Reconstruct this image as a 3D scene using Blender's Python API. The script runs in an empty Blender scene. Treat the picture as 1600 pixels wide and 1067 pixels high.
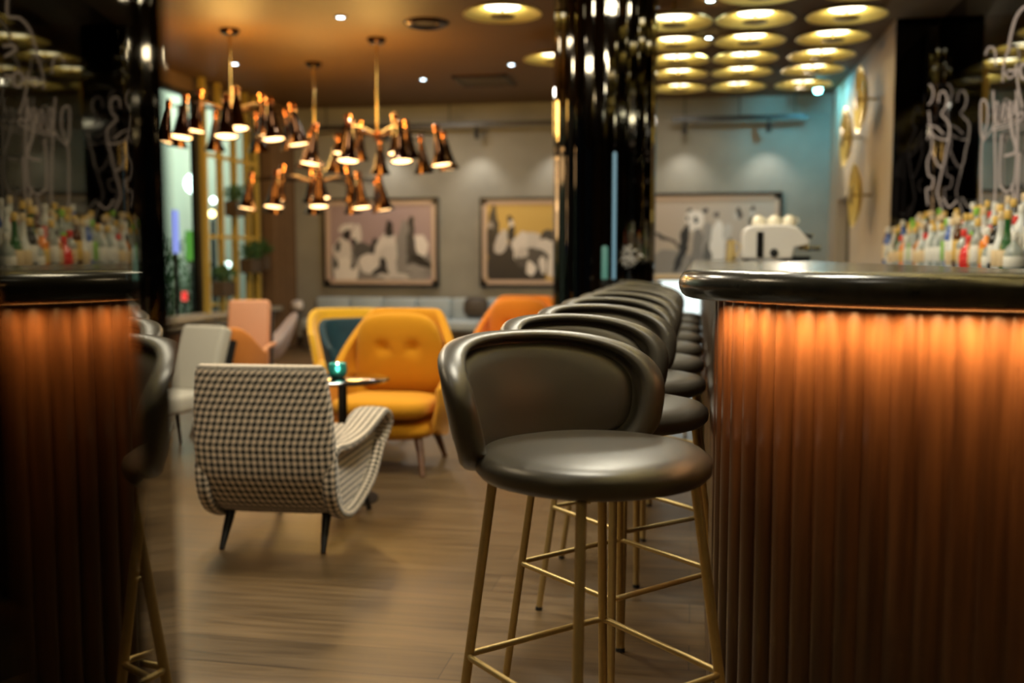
import bpy, bmesh, math, random
from mathutils import Vector, Matrix
random.seed(7)
PI = math.pi
sc = bpy.context.scene
COL = bpy.data.collections.new('bar_lounge'); sc.collection.children.link(COL)
rad = math.radians

# ------------------------------------------------------------------ camera
F_PX, EYE = 1555.0, 1.2
TH = math.atan(133 / F_PX); YAW = math.atan(286 / F_PX * math.cos(TH))
VR = Vector((math.cos(YAW), math.sin(YAW), 0))
FH = Vector((-math.sin(YAW), math.cos(YAW), 0))
VF = FH * math.cos(TH) - Vector((0, 0, math.sin(TH)))
VU = FH * math.sin(TH) + Vector((0, 0, math.cos(TH)))
EYEP = Vector((0, 0, EYE))
def ray(px, py):
    return VF + VR * ((px - 800) / F_PX) + VU * ((533.5 - py) / F_PX)
def on(px, py, ax, v):
    d = ray(px, py); t = (v - EYEP[ax]) / d[ax]
    return EYEP + d * t
def ld(lat, dep):                      # floor-plan point from sideways / forward distance
    p = VR * lat + FH * dep
    return Vector((p.x, p.y, 0))

cam_d = bpy.data.cameras.new('camera'); cam = bpy.data.objects.new('camera', cam_d); COL.objects.link(cam)
cam.location = EYEP
cam.rotation_euler = (PI / 2 - TH, 0, YAW)
cam_d.sensor_width = 36; cam_d.lens = 36 * F_PX / 1600
cam_d.clip_start = 0.02
cam_d.dof.use_dof = True; cam_d.dof.focus_distance = 2.4; cam_d.dof.aperture_fstop = 1.85
sc.camera = cam
sc.view_settings.view_transform = 'Standard'; sc.view_settings.look = 'None'
sc.view_settings.gamma = 1; sc.view_settings.use_curve_mapping = False
sc.view_settings.exposure = 0.0
sc.cycles.use_denoising = True
sc.cycles.max_bounces = 8; sc.cycles.glossy_bounces = 5; sc.cycles.diffuse_bounces = 3
sc.cycles.sample_clamp_indirect = 6
sc.cycles.caustics_reflective = True; sc.cycles.caustics_refractive = False
w = bpy.data.worlds.new('night'); sc.world = w; w.use_nodes = True
w.node_tree.nodes['Background'].inputs[0].default_value = (.05, .06, .08, 1)
w.node_tree.nodes['Background'].inputs[1].default_value = .12

# ------------------------------------------------------------------ materials
def nt(name):
    m = bpy.data.materials.new(name); m.use_nodes = True
    return m, m.node_tree, m.node_tree.nodes['Principled BSDF']
def setb(b, **k):
    names = dict(col='Base Color', rough='Roughness', metal='Metallic', coat='Coat Weight', coatr='Coat Roughness',
                 spec='Specular IOR Level', sheen='Sheen Weight', trans='Transmission Weight', ior='IOR', em='Emission Color',
                 ems='Emission Strength', alpha='Alpha', sheenr='Sheen Roughness')
    for a, v in k.items():
        if a in ('col', 'em') and len(v) == 3: v = tuple(v) + (1,)
        b.inputs[names[a]].default_value = v
def mat(name, col, rough=.5, noise=0.0, nscale=30, bump=0.0, bscale=200, **k):
    m, t, b = nt(name); setb(b, col=col, rough=rough, **k)
    if noise or bump:
        tc = t.nodes.new('ShaderNodeTexCoord')
    if noise:
        n = t.nodes.new('ShaderNodeTexNoise'); n.inputs['Scale'].default_value = nscale; n.inputs['Detail'].default_value = 4
        t.links.new(tc.outputs['Object'], n.inputs['Vector'])
        mx = t.nodes.new('ShaderNodeMix'); mx.data_type = 'RGBA'
        mx.inputs['A'].default_value = tuple(c * (1 - noise) for c in col) + (1,)
        mx.inputs['B'].default_value = tuple(min(1, c * (1 + noise)) for c in col) + (1,)
        t.links.new(n.outputs['Fac'], mx.inputs['Factor']); t.links.new(mx.outputs['Result'], b.inputs['Base Color'])
    if bump:
        n2 = t.nodes.new('ShaderNodeTexNoise'); n2.inputs['Scale'].default_value = bscale; n2.inputs['Detail'].default_value = 3
        t.links.new(tc.outputs['Object'], n2.inputs['Vector'])
        bp = t.nodes.new('ShaderNodeBump'); bp.inputs['Strength'].default_value = bump; bp.inputs['Distance'].default_value = .002
        t.links.new(n2.outputs['Fac'], bp.inputs['Height']); t.links.new(bp.outputs['Normal'], b.inputs['Normal'])
    return m
def emis(name, col, s):
    m, t, b = nt(name); setb(b, col=(0.02, .02, .02), em=col, ems=s, rough=.6); return m

M = {}
M['leather'] = mat('black_leather', (.062, .053, .038), .34, bump=.12, bscale=420, coat=.25, coatr=.4)
M['leather_pad'] = mat('black_leather_pad', (.07, .06, .045), .40, bump=.12, bscale=420, coat=.15, coatr=.45)
M['brass'] = mat('brushed_brass', (.70, .54, .24), .45, metal=.8, noise=.12, nscale=60)
M['rubber'] = mat('black_rubber', (.02, .02, .02), .7)
M['black_metal'] = mat('black_metal', (.02, .02, .02), .35, metal=.3)
M['black_gloss'] = mat('black_gloss', (.012, .012, .012), .08, coat=1, coatr=.03)
M['counter'] = mat('black_counter_stone', (.03, .028, .02), .22, noise=.5, nscale=40, coat=.4, coatr=.12)
M['gold_dish'] = mat('spun_gold', (.86, .68, .2), .42, metal=.75, noise=.08, nscale=8)
M['gold_hub'] = mat('aged_brass_hub', (.32, .22, .07), .45, metal=1.0)
M['dish_highlight'] = emis('dish_highlight', (1, .88, .6), 6)
M['bulb'] = emis('warm_bulb', (1, .56, .22), 8)
M['spot_glow'] = emis('cool_spot_glow', (.75, .9, 1), 22)
M['cyan_glow'] = emis('cyan_spot_glow', (.25, .95, 1), 26)
M['led_warm'] = emis('amber_led', (1, .42, .12), 2)
M['copper'] = mat('polished_copper', (.55, .22, .09), .16, metal=1.0)
M['shade_dark'] = mat('dark_bronze_shade', (.05, .025, .013), .14, metal=1.0)
M['gold'] = mat('polished_gold', (.75, .52, .16), .2, metal=1.0)
M['gold_paint'] = mat('gold_painted_metal', (.62, .46, .10), .4, metal=.5)
M['neon'] = emis('neon_tube', (.78, .58, .43), .4)
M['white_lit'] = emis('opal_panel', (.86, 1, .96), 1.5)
M['cream'] = mat('cream_lacquer', (.62, .52, .35), .3)
M['white_enamel'] = mat('white_enamel', (.78, .74, .70), .3, coat=.4)
M['china'] = mat('cream_china', (.85, .78, .62), .25, coat=.5)
M['darkwood'] = mat('dark_wood', (.05, .025, .012), .35, noise=.4, nscale=12)
M['legwood'] = mat('walnut_leg', (.12, .05, .02), .4, noise=.3, nscale=20)
M['frame_black'] = mat('black_picture_frame', (.015, .013, .01), .35)
M['mat_board'] = mat('gilded_slip', (.55, .42, .32), .5)
M['yellow'] = mat('mustard_wool', (.66, .285, .0), .85, noise=.1, nscale=300, bump=.5, bscale=500, sheen=.08)
M['orange'] = mat('orange_wool', (.82, .25, .004), .85, noise=.1, nscale=300, bump=.5, bscale=500, sheen=.3)
M['lemon'] = mat('yellow_felt', (.75, .43, .01), .85, noise=.1, nscale=200, sheen=.3)
M['teal'] = mat('teal_velvet', (.0, .032, .048), .7, noise=.6, nscale=7, sheen=.05, sheenr=.4)
M['rust'] = mat('orange_felt', (.62, .21, .03), .85, noise=.1, nscale=200, sheen=.2)
M['pink'] = mat('salmon_leather', (.66, .31, .16), .5, noise=.05, nscale=50)
M['grey'] = mat('light_grey_felt', (.42, .40, .34), .9, noise=.08, nscale=250, bump=.3, bscale=400)
M['lilac'] = mat('lilac_grey_wool', (.46, .40, .40), .9, noise=.08, nscale=250, bump=.3, bscale=400)
M['bench'] = mat('pale_blue_vinyl', (.38, .46, .50), .45, noise=.06, nscale=5)
M['ceiling'] = mat('brown_lacquer_ceiling', (.10, .047, .006), .6, noise=.12, nscale=2.5)
M['soffit'] = mat('taupe_soffit', (.16, .115, .07), .6)
M['vent'] = mat('dark_vent', (.04, .028, .018), .5)
M['foliage'] = mat('plant_leaf', (.03, .10, .02), .5, noise=.5, nscale=14)
M['planter'] = mat('dark_planter', (.05, .035, .02), .6)
M['crate'] = mat('dark_crate', (.06, .04, .025), .6, noise=.4, nscale=20)
M['curtain'] = mat('brown_curtain', (.12, .07, .03), .8, noise=.25, nscale=6)
M['rail'] = mat('track_metal', (.03, .028, .025), .4)
M['plaster_r'] = mat('beige_plaster', (.42, .34, .25), .8, noise=.06, nscale=6, bump=.1, bscale=60)
M['doorway'] = mat('olive_door', (.05, .038, .012), .6)

def wall_mat():
    m, t, b = nt('grey_concrete_plaster'); setb(b, rough=.8)
    tc = t.nodes.new('ShaderNodeTexCoord')
    n = t.nodes.new('ShaderNodeTexNoise'); n.inputs['Scale'].default_value = 2.2; n.inputs['Detail'].default_value = 7
    n2 = t.nodes.new('ShaderNodeTexNoise'); n2.inputs['Scale'].default_value = 90
    r = t.nodes.new('ShaderNodeValToRGB')
    r.color_ramp.elements[0].position = .3; r.color_ramp.elements[0].color = (.235, .23, .195, 1)
    r.color_ramp.elements[1].position = .75; r.color_ramp.elements[1].color = (.315, .305, .255, 1)
    t.links.new(tc.outputs['Object'], n.inputs['Vector']); t.links.new(tc.outputs['Object'], n2.inputs['Vector'])
    t.links.new(n.outputs['Fac'], r.inputs['Fac']); t.links.new(r.outputs['Color'], b.inputs['Base Color'])
    bp = t.nodes.new('ShaderNodeBump'); bp.inputs['Strength'].default_value = .15
    t.links.new(n2.outputs['Fac'], bp.inputs['Height']); t.links.new(bp.outputs['Normal'], b.inputs['Normal'])
    return m
M['wall'] = wall_mat()

def floor_mat():
    m, t, b = nt('oak_plank_floor')
    tc = t.nodes.new('ShaderNodeTexCoord')
    br = t.nodes.new('ShaderNodeTexBrick'); br.offset = .37; br.squash = 1
    br.inputs['Scale'].default_value = 1; br.inputs['Brick Width'].default_value = 1.9; br.inputs['Row Height'].default_value = .19
    br.inputs['Mortar Size'].default_value = .0022; br.inputs['Mortar Smooth'].default_value = .2; br.inputs['Bias'].default_value = 0
    br.inputs['Color1'].default_value = (.142, .092, .044, 1); br.inputs['Color2'].default_value = (.102, .066, .031, 1)
    br.inputs['Mortar'].default_value = (.05, .03, .015, 1)
    t.links.new(tc.outputs['Object'], br.inputs['Vector'])
    mp = t.nodes.new('ShaderNodeMapping'); mp.inputs['Scale'].default_value = (1.3, 16, 1)
    n = t.nodes.new('ShaderNodeTexNoise'); n.inputs['Scale'].default_value = 1.8; n.inputs['Detail'].default_value = 8; n.inputs['Distortion'].default_value = .6
    t.links.new(tc.outputs['Object'], mp.inputs['Vector']); t.links.new(mp.outputs['Vector'], n.inputs['Vector'])
    r = t.nodes.new('ShaderNodeValToRGB'); r.color_ramp.elements[0].position = .3; r.color_ramp.elements[0].color = (.6, .56, .5, 1)
    r.color_ramp.elements[1].position = .72; r.color_ramp.elements[1].color = (1.25, 1.22, 1.15, 1)
    t.links.new(n.outputs['Fac'], r.inputs['Fac'])
    mx = t.nodes.new('ShaderNodeMix'); mx.data_type = 'RGBA'; mx.blend_type = 'MULTIPLY'; mx.inputs['Factor'].default_value = 1
    t.links.new(br.outputs['Color'], mx.inputs['A']); t.links.new(r.outputs['Color'], mx.inputs['B'])
    t.links.new(mx.outputs['Result'], b.inputs['Base Color'])
    mr = t.nodes.new('ShaderNodeMapRange'); mr.inputs['To Min'].default_value = .3; mr.inputs['To Max'].default_value = .48
    t.links.new(n.outputs['Fac'], mr.inputs['Value']); t.links.new(mr.outputs['Result'], b.inputs['Roughness'])
    bp = t.nodes.new('ShaderNodeBump'); bp.inputs['Strength'].default_value = .25; bp.inputs['Distance'].default_value = .003
    t.links.new(n.outputs['Fac'], bp.inputs['Height']); t.links.new(bp.outputs['Normal'], b.inputs['Normal'])
    return m
M['floor'] = floor_mat()

def barwood_mat():
    m, t, b = nt('mahogany_lacquer'); setb(b, rough=.3, coat=.5, coatr=.15)
    tc = t.nodes.new('ShaderNodeTexCoord'); mp = t.nodes.new('ShaderNodeMapping'); mp.inputs['Scale'].default_value = (22, 22, 1.2)
    n = t.nodes.new('ShaderNodeTexNoise'); n.inputs['Scale'].default_value = 1.6; n.inputs['Detail'].default_value = 6
    r = t.nodes.new('ShaderNodeValToRGB'); r.color_ramp.elements[0].position = .3; r.color_ramp.elements[0].color = (.030, .012, .0045, 1)
    r.color_ramp.elements[1].position = .75; r.color_ramp.elements[1].color = (.085, .038, .015, 1)
    t.links.new(tc.outputs['Object'], mp.inputs['Vector']); t.links.new(mp.outputs['Vector'], n.inputs['Vector'])
    t.links.new(n.outputs['Fac'], r.inputs['Fac']); t.links.new(r.outputs['Color'], b.inputs['Base Color'])
    return m
M['barwood'] = barwood_mat()

def mirror_mat(name, col, rough=.02):
    m, t, b = nt(name); setb(b, col=col, metal=1.0, rough=rough); return m
M['dark_mirror'] = mirror_mat('smoked_mirror', (.22, .20, .155))
M['column_mirror'] = mirror_mat('black_mirror_strip', (.13, .12, .10), .05)
M['bar_mirror'] = mirror_mat('antique_bar_mirror', (.36, .38, .36), .04)
M['black_glass'] = mirror_mat('black_glass', (.05, .05, .05), .05)

def hound_mat():
    m, t, b = nt('houndstooth_wool'); setb(b, rough=.9, sheen=.3)
    uv = t.nodes.new('ShaderNodeTexCoord'); sep = t.nodes.new('ShaderNodeSeparateXYZ'); t.links.new(uv.outputs['UV'], sep.inputs[0])
    def mth(op, a, bv=None, c=None):
        n = t.nodes.new('ShaderNodeMath'); n.operation = op
        for i, v in enumerate((a, bv, c)):
            if v is None: continue
            if isinstance(v, (int, float)): n.inputs[i].default_value = v
            else: t.links.new(v, n.inputs[i])
        return n.outputs[0]
    S = 1 / .0275
    u = mth('MULTIPLY', sep.outputs['X'], S); v = mth('MULTIPLY', sep.outputs['Y'], S)
    a = mth('LESS_THAN', mth('FRACT', u), .5); c = mth('LESS_THAN', mth('FRACT', v), .5)
    tw = mth('LESS_THAN', mth('FRACT', mth('MULTIPLY', mth('ADD', u, v), 4)), .62)
    both = mth('MULTIPLY', a, c); anyv = mth('MAXIMUM', a, c); one = mth('SUBTRACT', anyv, both)
    dark = mth('ADD', both, mth('MULTIPLY', one, tw))
    mx = t.nodes.new('ShaderNodeMix'); mx.data_type = 'RGBA'
    mx.inputs['A'].default_value = (.88, .74, .58, 1); mx.inputs['B'].default_value = (.012, .014, .01, 1)
    t.links.new(dark, mx.inputs['Factor']); t.links.new(mx.outputs['Result'], b.inputs['Base Color'])
    return m
M['hound'] = hound_mat()

def glass_mat(name, col, rough=.02, tint_a=None):
    m, t, b = nt(name); setb(b, col=col, rough=rough, trans=1.0, ior=1.45); return m
M['pane'] = (lambda: (lambda mtb: (setb(mtb[2], col=(.9, .95, .92), rough=.02, trans=1.0, ior=1.1), mtb[0])[1])(nt('window_glass')))()
M['teal_glass'] = mat('teal_candle_glass', (.05, .32, .28), .15, coat=.5, trans=.55)
M['flame'] = emis('candle_flame', (.9, 1, .8), 30)

# ------------------------------------------------------------------ mesh helpers
def build(name, verts, faces, m, parent=None, smooth=True, uvs=None, loc=None, rotz=0.0, angle=None):
    me = bpy.data.meshes.new(name); me.from_pydata([tuple(v) for v in verts], [], faces); me.update()
    if uvs:
        ul = me.uv_layers.new(name='UVMap')
        for p in me.polygons:
            for li in p.loop_indices:
                ul.data[li].uv = uvs[p.index][li - p.loop_start]
    if m: me.materials.append(m)
    if smooth:
        me.polygons.foreach_set('use_smooth', [True] * len(me.polygons))
        if angle: 
            try: me.set_sharp_from_angle(angle=rad(angle))
            except Exception: pass
    o = bpy.data.objects.new(name, me); COL.objects.link(o)
    if parent: o.parent = parent
    if loc: o.location = loc
    o.rotation_euler = (0, 0, rotz)
    return o
class G:
    """vertex / face collector"""
    def __init__(s): s.v = []; s.f = []; s.uv = None
    def add(s, vs, fs):
        k = len(s.v); s.v += [Vector(p) for p in vs]; s.f += [tuple(i + k for i in f) for f in fs]
        return s
    def obj(s, name, m, parent=None, smooth=True, angle=40, **k): return build(name, s.v, s.f, m, parent, smooth, angle=angle, **k)
def grid_faces(nu, nv, cu=False, cv=False):
    fs = []
    for i in range(nu if cu else nu - 1):
        for j in range(nv if cv else nv - 1):
            a = i * nv + j; b = ((i + 1) % nu) * nv + j
            c = ((i + 1) % nu) * nv + (j + 1) % nv; d = i * nv + (j + 1) % nv
            fs.append((a, b, c, d))
    return fs
def lathe(prof, seg=24, c=(0, 0, 0), g=None, caps=True):
    g = g or G(); vs = []
    for r, z in prof:
        for k in range(seg):
            t = 2 * PI * k / seg; vs.append((c[0] + r * math.cos(t), c[1] + r * math.sin(t), c[2] + z))
    fs = [(a, d, cc, b) for a, b, cc, d in grid_faces(len(prof), seg, cv=True)]
    if caps:
        fs.append(tuple(range(seg))[::-1]); n = (len(prof) - 1) * seg; fs.append(tuple(range(n, n + seg)))
    return g.add(vs, fs)
def tube(path, r, seg=10, closed=False, g=None, flat=None):
    g = g or G(); P = [Vector(p) for p in path]; n = len(P); vs = []
    up = Vector((0, 0, 1)); prev = None
    for i, p in enumerate(P):
        if closed: t = (P[(i + 1) % n] - P[i - 1])
        else: t = P[min(i + 1, n - 1)] - P[max(i - 1, 0)]
        t = t.normalized() if t.length > 1e-9 else up
        if prev is None:
            a = t.cross(up if abs(t.z) < .9 else Vector((1, 0, 0))).normalized()
        else: a = (prev - t * prev.dot(t)).normalized()
        prev = a; b = t.cross(a)
        rr = r[i] if isinstance(r, (list, tuple)) else r
        for k in range(seg):
            th = 2 * PI * k / seg; vs.append(p + a * (rr * math.cos(th)) + b * (rr * math.sin(th)))
    fs = grid_faces(n, seg, cu=closed, cv=True)
    if not closed: fs += [tuple(range(seg))[::-1], tuple(range((n - 1) * seg, n * seg))]
    return g.add(vs, fs)
def smooth_path(pts, n=6, closed=False):
    P = [Vector(p) for p in pts]; out = []; N = len(P)
    for i in range(N if closed else N - 1):
        if closed: p0, p1, p2, p3 = P[i - 1], P[i], P[(i + 1) % N], P[(i + 2) % N]
        else: p0, p1, p2, p3 = P[max(i - 1, 0)], P[i], P[i + 1], P[min(i + 2, N - 1)]
        for k in range(n):
            t = k / n
            out.append(.5 * ((2 * p1) + (p2 - p0) * t + (2 * p0 - 5 * p1 + 4 * p2 - p3) * t * t + (3 * p1 - p0 - 3 * p2 + p3) * t ** 3))
    if not closed: out.append(P[-1])
    return out
def box(x0, x1, y0, y1, z0, z1, g=None, bev=0.0, seg=3):
    g = g or G()
    bm = bmesh.new(); bmesh.ops.create_cube(bm, size=1)
    for v in bm.verts: v.co = Vector(((x0 + x1) / 2 + v.co.x * (x1 - x0), (y0 + y1) / 2 + v.co.y * (y1 - y0), (z0 + z1) / 2 + v.co.z * (z1 - z0)))
    if bev: bmesh.ops.bevel(bm, geom=list(bm.edges), offset=bev, segments=seg, profile=.5, affect='EDGES')
    bm.verts.ensure_lookup_table(); vs = [v.co.copy() for v in bm.verts]; fs = [tuple(v.index for v in f.verts) for f in bm.faces]
    bm.free(); return g.add(vs, fs)
def xform(g, mtx): g.v = [mtx @ v for v in g.v]; return g
def prism(poly, z0, z1, g=None):
    g = g or G(); n = len(poly)
    vs = [(p[0], p[1], z0) for p in poly] + [(p[0], p[1], z1) for p in poly]
    fs = [(i, (i + 1) % n, n + (i + 1) % n, n + i) for i in range(n)] + [tuple(range(n))[::-1], tuple(range(n, 2 * n))]
    return g.add(vs, fs)
def sell(t, n):                      # unit superellipse
    c, s = math.cos(t), math.sin(t)
    return (math.copysign(abs(c) ** (2 / n), c), math.copysign(abs(s) ** (2 / n), s))
def cushion(w, d, h, n=3.2, nz=2.4, dome=.25, seg=40, rings=14):
    """rounded upholstered pad centred on the origin, thickness h"""
    vs, fs = [], []
    for i in range(rings + 1):
        ph = -PI / 2 + PI * i / rings
        c, s = sell(ph, nz)
        for k in range(seg):
            ex, ey = sell(2 * PI * k / seg, n); vs.append((ex * c * w / 2, ey * c * d / 2, s * h / 2))
    g = G(); fs = [(a, dd, cc, b) for a, b, cc, dd in grid_faces(rings + 1, seg, cv=True)]
    return g.add(vs, fs)
def thing(name, label, cat, loc=(0, 0, 0), rotz=0.0, group=None):
    o = bpy.data.objects.new(name, None); o.empty_display_size = .1; COL.objects.link(o)
    o.location = loc; o.rotation_euler = (0, 0, rotz); o['label'] = label; o['category'] = cat
    if group: o['group'] = group
    return o
def tag(o, label, cat, group=None, kind=None):
    o['label'] = label; o['category'] = cat
    if group: o['group'] = group
    if kind: o['kind'] = kind
    return o
def struct(o): o['kind'] = 'structure'; return o
def dup(root, loc=None, rotz=None, label=None, group=None, scale=None):
    def cp(o, par):
        c = o.copy(); COL.objects.link(c)
        if par: c.parent = par
        for ch in [x for x in KIDS.get(o.name, o.children)]: cp(ch, c)
        return c
    r = cp(root, None)
    if loc is not None: r.location = loc
    if rotz is not None: r.rotation_euler = (0, 0, rotz)
    if label: r['label'] = label
    if group: r['group'] = group
    if scale: r.scale = scale
    return r
KIDS = {}
ORD = ['first', 'second', 'third', 'fourth', 'fifth', 'sixth', 'seventh', 'eighth', 'ninth', 'tenth', 'eleventh', 'twelfth']

# ------------------------------------------------------------------ room
CEIL = 3.15; YB = 12.72; XR = 1.6; XL = -5.45; YE = 8.82; XM = 1.94
def sbox(name, m, *a, **k): return struct(box(*a, **k).obj(name, m, smooth=False))
sbox('floor', M['floor'], XL - .1, 3.2, -3.2, YB + .1, -.1, 0)
sbox('ceiling', M['ceiling'], XL - .1, XM + .06, -3.2, YB + .1, CEIL, CEIL + .1)
sbox('wall_back', M['wall'], XL - .1, XR + .35, YB, YB + .15, 0, CEIL)
# right wall with a doorway in it
DY0, DY1, DZ = 11.65, 12.35, 2.1
dr = [on(1305, 400, 0, XR).y, on(1326, 400, 0, XR).y]
DY0, DY1 = min(dr), max(dr); DZ = on(1326, 306, 0, XR).z
g = box(XR, XR + .3, YE, DY0, 0, CEIL); box(XR, XR + .3, DY1, YB, 0, CEIL, g); box(XR, XR + .3, DY0, DY1, DZ, CEIL, g)
struct(g.obj('wall_right', M['plaster_r'], smooth=False))
sbox('door_1', M['doorway'], XR + .12, XR + .16, DY0, DY1, 0, DZ)
# black glass return and the mirrored wall behind the bar
arc = [(XR + .001, YE - .02)] + [(XM - .1 + .1 * math.sin(t), YE - .12 + .1 * math.cos(t)) for t in [PI / 2 * k / 6 for k in range(7)]]
poly = arc + [(XM, 8.0), (XM + .05, 8.0), (XM + .05, YE + .05), (XR + .001, YE + .05)]
o = struct(prism(poly, 0, CEIL).obj('wall_return', M['black_glass'], smooth=False))
sbox('wall_bar', M['bar_mirror'], XM, XM + .05, -3.2, 8.0, 0, CEIL)
sbox('trim_3', M['soffit'], 1.42, XM, -3.2, YE - .13, CEIL - .03, CEIL - .001)
sbox('wall_near', M['curtain'], XL - .1, XM + .05, -3.3, -3.2, 0, CEIL)
struct(box(XL, XR, YB - .02, YB, 0, .12).obj('baseboard_back', M['frame_black'], smooth=False))
g = box(XL + .5, XR, YB - .03, YB, 2.93, 2.99); struct(g.obj('trim_1', M['wall'], smooth=False))

# left wall: sill, windows, header
WY0, WY1 = -2.5, 11.95
g = box(XL - .15, XL, -3.2, YB, 0, .5); box(XL - .15, XL, -3.2, YB, 3.0, CEIL, g)
box(XL - .15, XL, WY1, YB, .5, 3.0, g); box(XL - .15, XL, -3.2, WY0, .5, 3.0, g)
struct(g.obj('wall_left', M['curtain'], smooth=False))
struct(box(XL - .02, XL + .28, 7.5, WY1, .52, .57).obj('window_sill', M['wall'], smooth=False)).name = 'trim_2'
edges = [-2.5, .4, 3.3, 6.2, 7.9, 9.25, 10.45, WY1]
for i in range(len(edges) - 1):
    y0, y1 = edges[i], edges[i + 1]
    g = G()
    for a, b_, c, d in ((y0, y0 + .06, .5, 3.0), (y1 - .06, y1, .5, 3.0), (y0, y1, .5, .56), (y0, y1, 2.94, 3.0)):
        box(XL - .1, XL - .03, a, b_, c, d, g)
    fr = struct(g.obj('window_%d' % (i + 1), M['frame_black'], smooth=False))
    box(XL - .075, XL - .065, y0 + .05, y1 - .05, .55, 2.95).obj('pane', M['pane'], fr, smooth=False)

# ------------------------------------------------------------------ outside the windows
M['facade'] = mat('pale_green_render', (.62, .66, .54), .8, noise=.15, nscale=1.5)
M['street'] = mat('wet_asphalt', (.05, .055, .06), .35)
M['green_lit'] = emis('green_sign', (.25, .9, .1), .35)
M['red_lit'] = emis('red_sign', (1, .06, .05), 1.2)
M['blue_lit'] = emis('violet_screen', (.35, .4, 1), 1.0)
M['street_glow'] = emis('street_lamp_glow', (.8, 1, .95), 30)
M['street_warm'] = emis('street_lamp_warm', (1, .75, .3), 22)
so = sbox('ground', M['street'], -16, XL - .16, -4, 30, -.2, -.05)
bl = thing('building', 'pale green rendered building across the street outside the windows', 'building', (-8.3, 0, 0))
g = box(-.3, 0, 8, 30, 0, 6); g.obj('facade', M['facade'], bl, smooth=False)
for k in range(9):
    yy = 9 + k * 2.3
    wf = box(0, .06, yy, yy + .5, 3.9, 4.9).obj('window', M['frame_black'], bl, smooth=False)
    box(.06, .07, yy + .06, yy + .44, 3.96, 4.84).obj('pane', M['black_gloss'], wf, smooth=False)
def outside(px, py, X): return on(px, py, 0, X)
for n, (px, py, X, mm, lab) in enumerate([
        (305, 287, -7.0, 'street_glow', 'white street lamp shining behind the window, brightest outside'),
        (333, 313, -7.4, 'street_glow', 'small white lamp glowing behind the gold lattice'),
        (331, 334, -7.05, 'street_warm', 'small amber lamp glowing just under a white one outside'),
        (389, 254, -7.4, 'street_glow', 'white lamp glowing high behind the gold lattice'),
        (356, 414, -7.4, 'street_glow', 'low white lamp glowing between the lattice posts'),
        (312, 414, -7.4, 'street_warm', 'low orange lamp glowing outside the window')]):
    p = outside(px, py, X)
    t_ = thing('street_lamp', lab, 'lamp', (p.x, p.y, -.05))
    tube([(0, 0, 0), (0, 0, p.z - .05)], .03, 8).obj('post', M['black_metal'], t_)
    r_ = .15 if n == 0 else .05
    lathe([(r_ * math.sin(a), p.z + .05 - r_ * math.cos(a)) for a in [PI * i / 8 + .01 for i in range(9)]][:-1] + [(.01, p.z + .05 + r_)], 14).obj('globe', M[mm], t_)
p = outside(273, 365, -6.6); q = outside(273, 345, -6.6)
t_ = thing('light_screen', 'narrow violet-blue lit screen seen through the window', 'screen', (-6.6, p.y, -.05))
box(-.03, .03, -.05, .05, p.z - .2, p.z + .35).obj('panel', M['blue_lit'], t_, smooth=False)
box(-.02, .02, -.02, .02, 0, p.z - .2).obj('post', M['black_metal'], t_, smooth=False)
p = outside(288, 464, -6.6)
t_ = thing('signal_light', 'tiny red light low outside the window', 'light', (-6.6, p.y, -.05))
box(-.03, .03, -.03, .03, p.z, p.z + .12, bev=.01, seg=2).obj('lens', M['red_lit'], t_, smooth=False)
tube([(0, 0, 0), (0, 0, p.z)], .015, 8).obj('post', M['black_metal'], t_)
p = outside(298, 385, -7.0)
t_ = thing('lit_sign', 'small plain green lit sign outside the window', 'sign', (-7.0, p.y, -.05))
box(-.03, .03, -.1, .1, p.z - .15, p.z + .27).obj('panel', M['green_lit'], t_, smooth=False)
tube([(0, 0, 0), (0, 0, p.z - .15)], .02, 8).obj('post', M['black_metal'], t_)
def leaf_ball(name, c, rx, ry, rz, n, s, mm, parent=None, seed=1):
    R = random.Random(seed); g = G()
    for i in range(n):
        while True:
            v = Vector((R.uniform(-1, 1), R.uniform(-1, 1), R.uniform(-1, 1)))
            if v.length <= 1: break
        p = Vector((c[0] + v.x * rx, c[1] + v.y * ry, c[2] + v.z * rz))
        d = Vector((R.uniform(-1, 1), R.uniform(-1, 1), R.uniform(-.3, 1))).normalized(); e = d.cross(Vector((R.uniform(-1, 1), R.uniform(-1, 1), R.uniform(-1, 1)))).normalized()
        L = s * R.uniform(.7, 1.3); nrm = d.cross(e) * L * .15
        g.add([p, p + d * L * .5 + e * L * .22 + nrm, p + d * L, p + d * L * .5 - e * L * .22 + nrm], [(0, 1, 2, 3)])
    return g.obj(name, mm, parent, smooth=False)
hp = outside(300, 420, -7.6)
tag(leaf_ball('hedge', (-7.95, hp.y, .75), .2, 1.6, .75, 900, .12, M['foliage'], seed=3), 'dark green hedge outside beneath the street lamps', 'hedge', kind='stuff')

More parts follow.
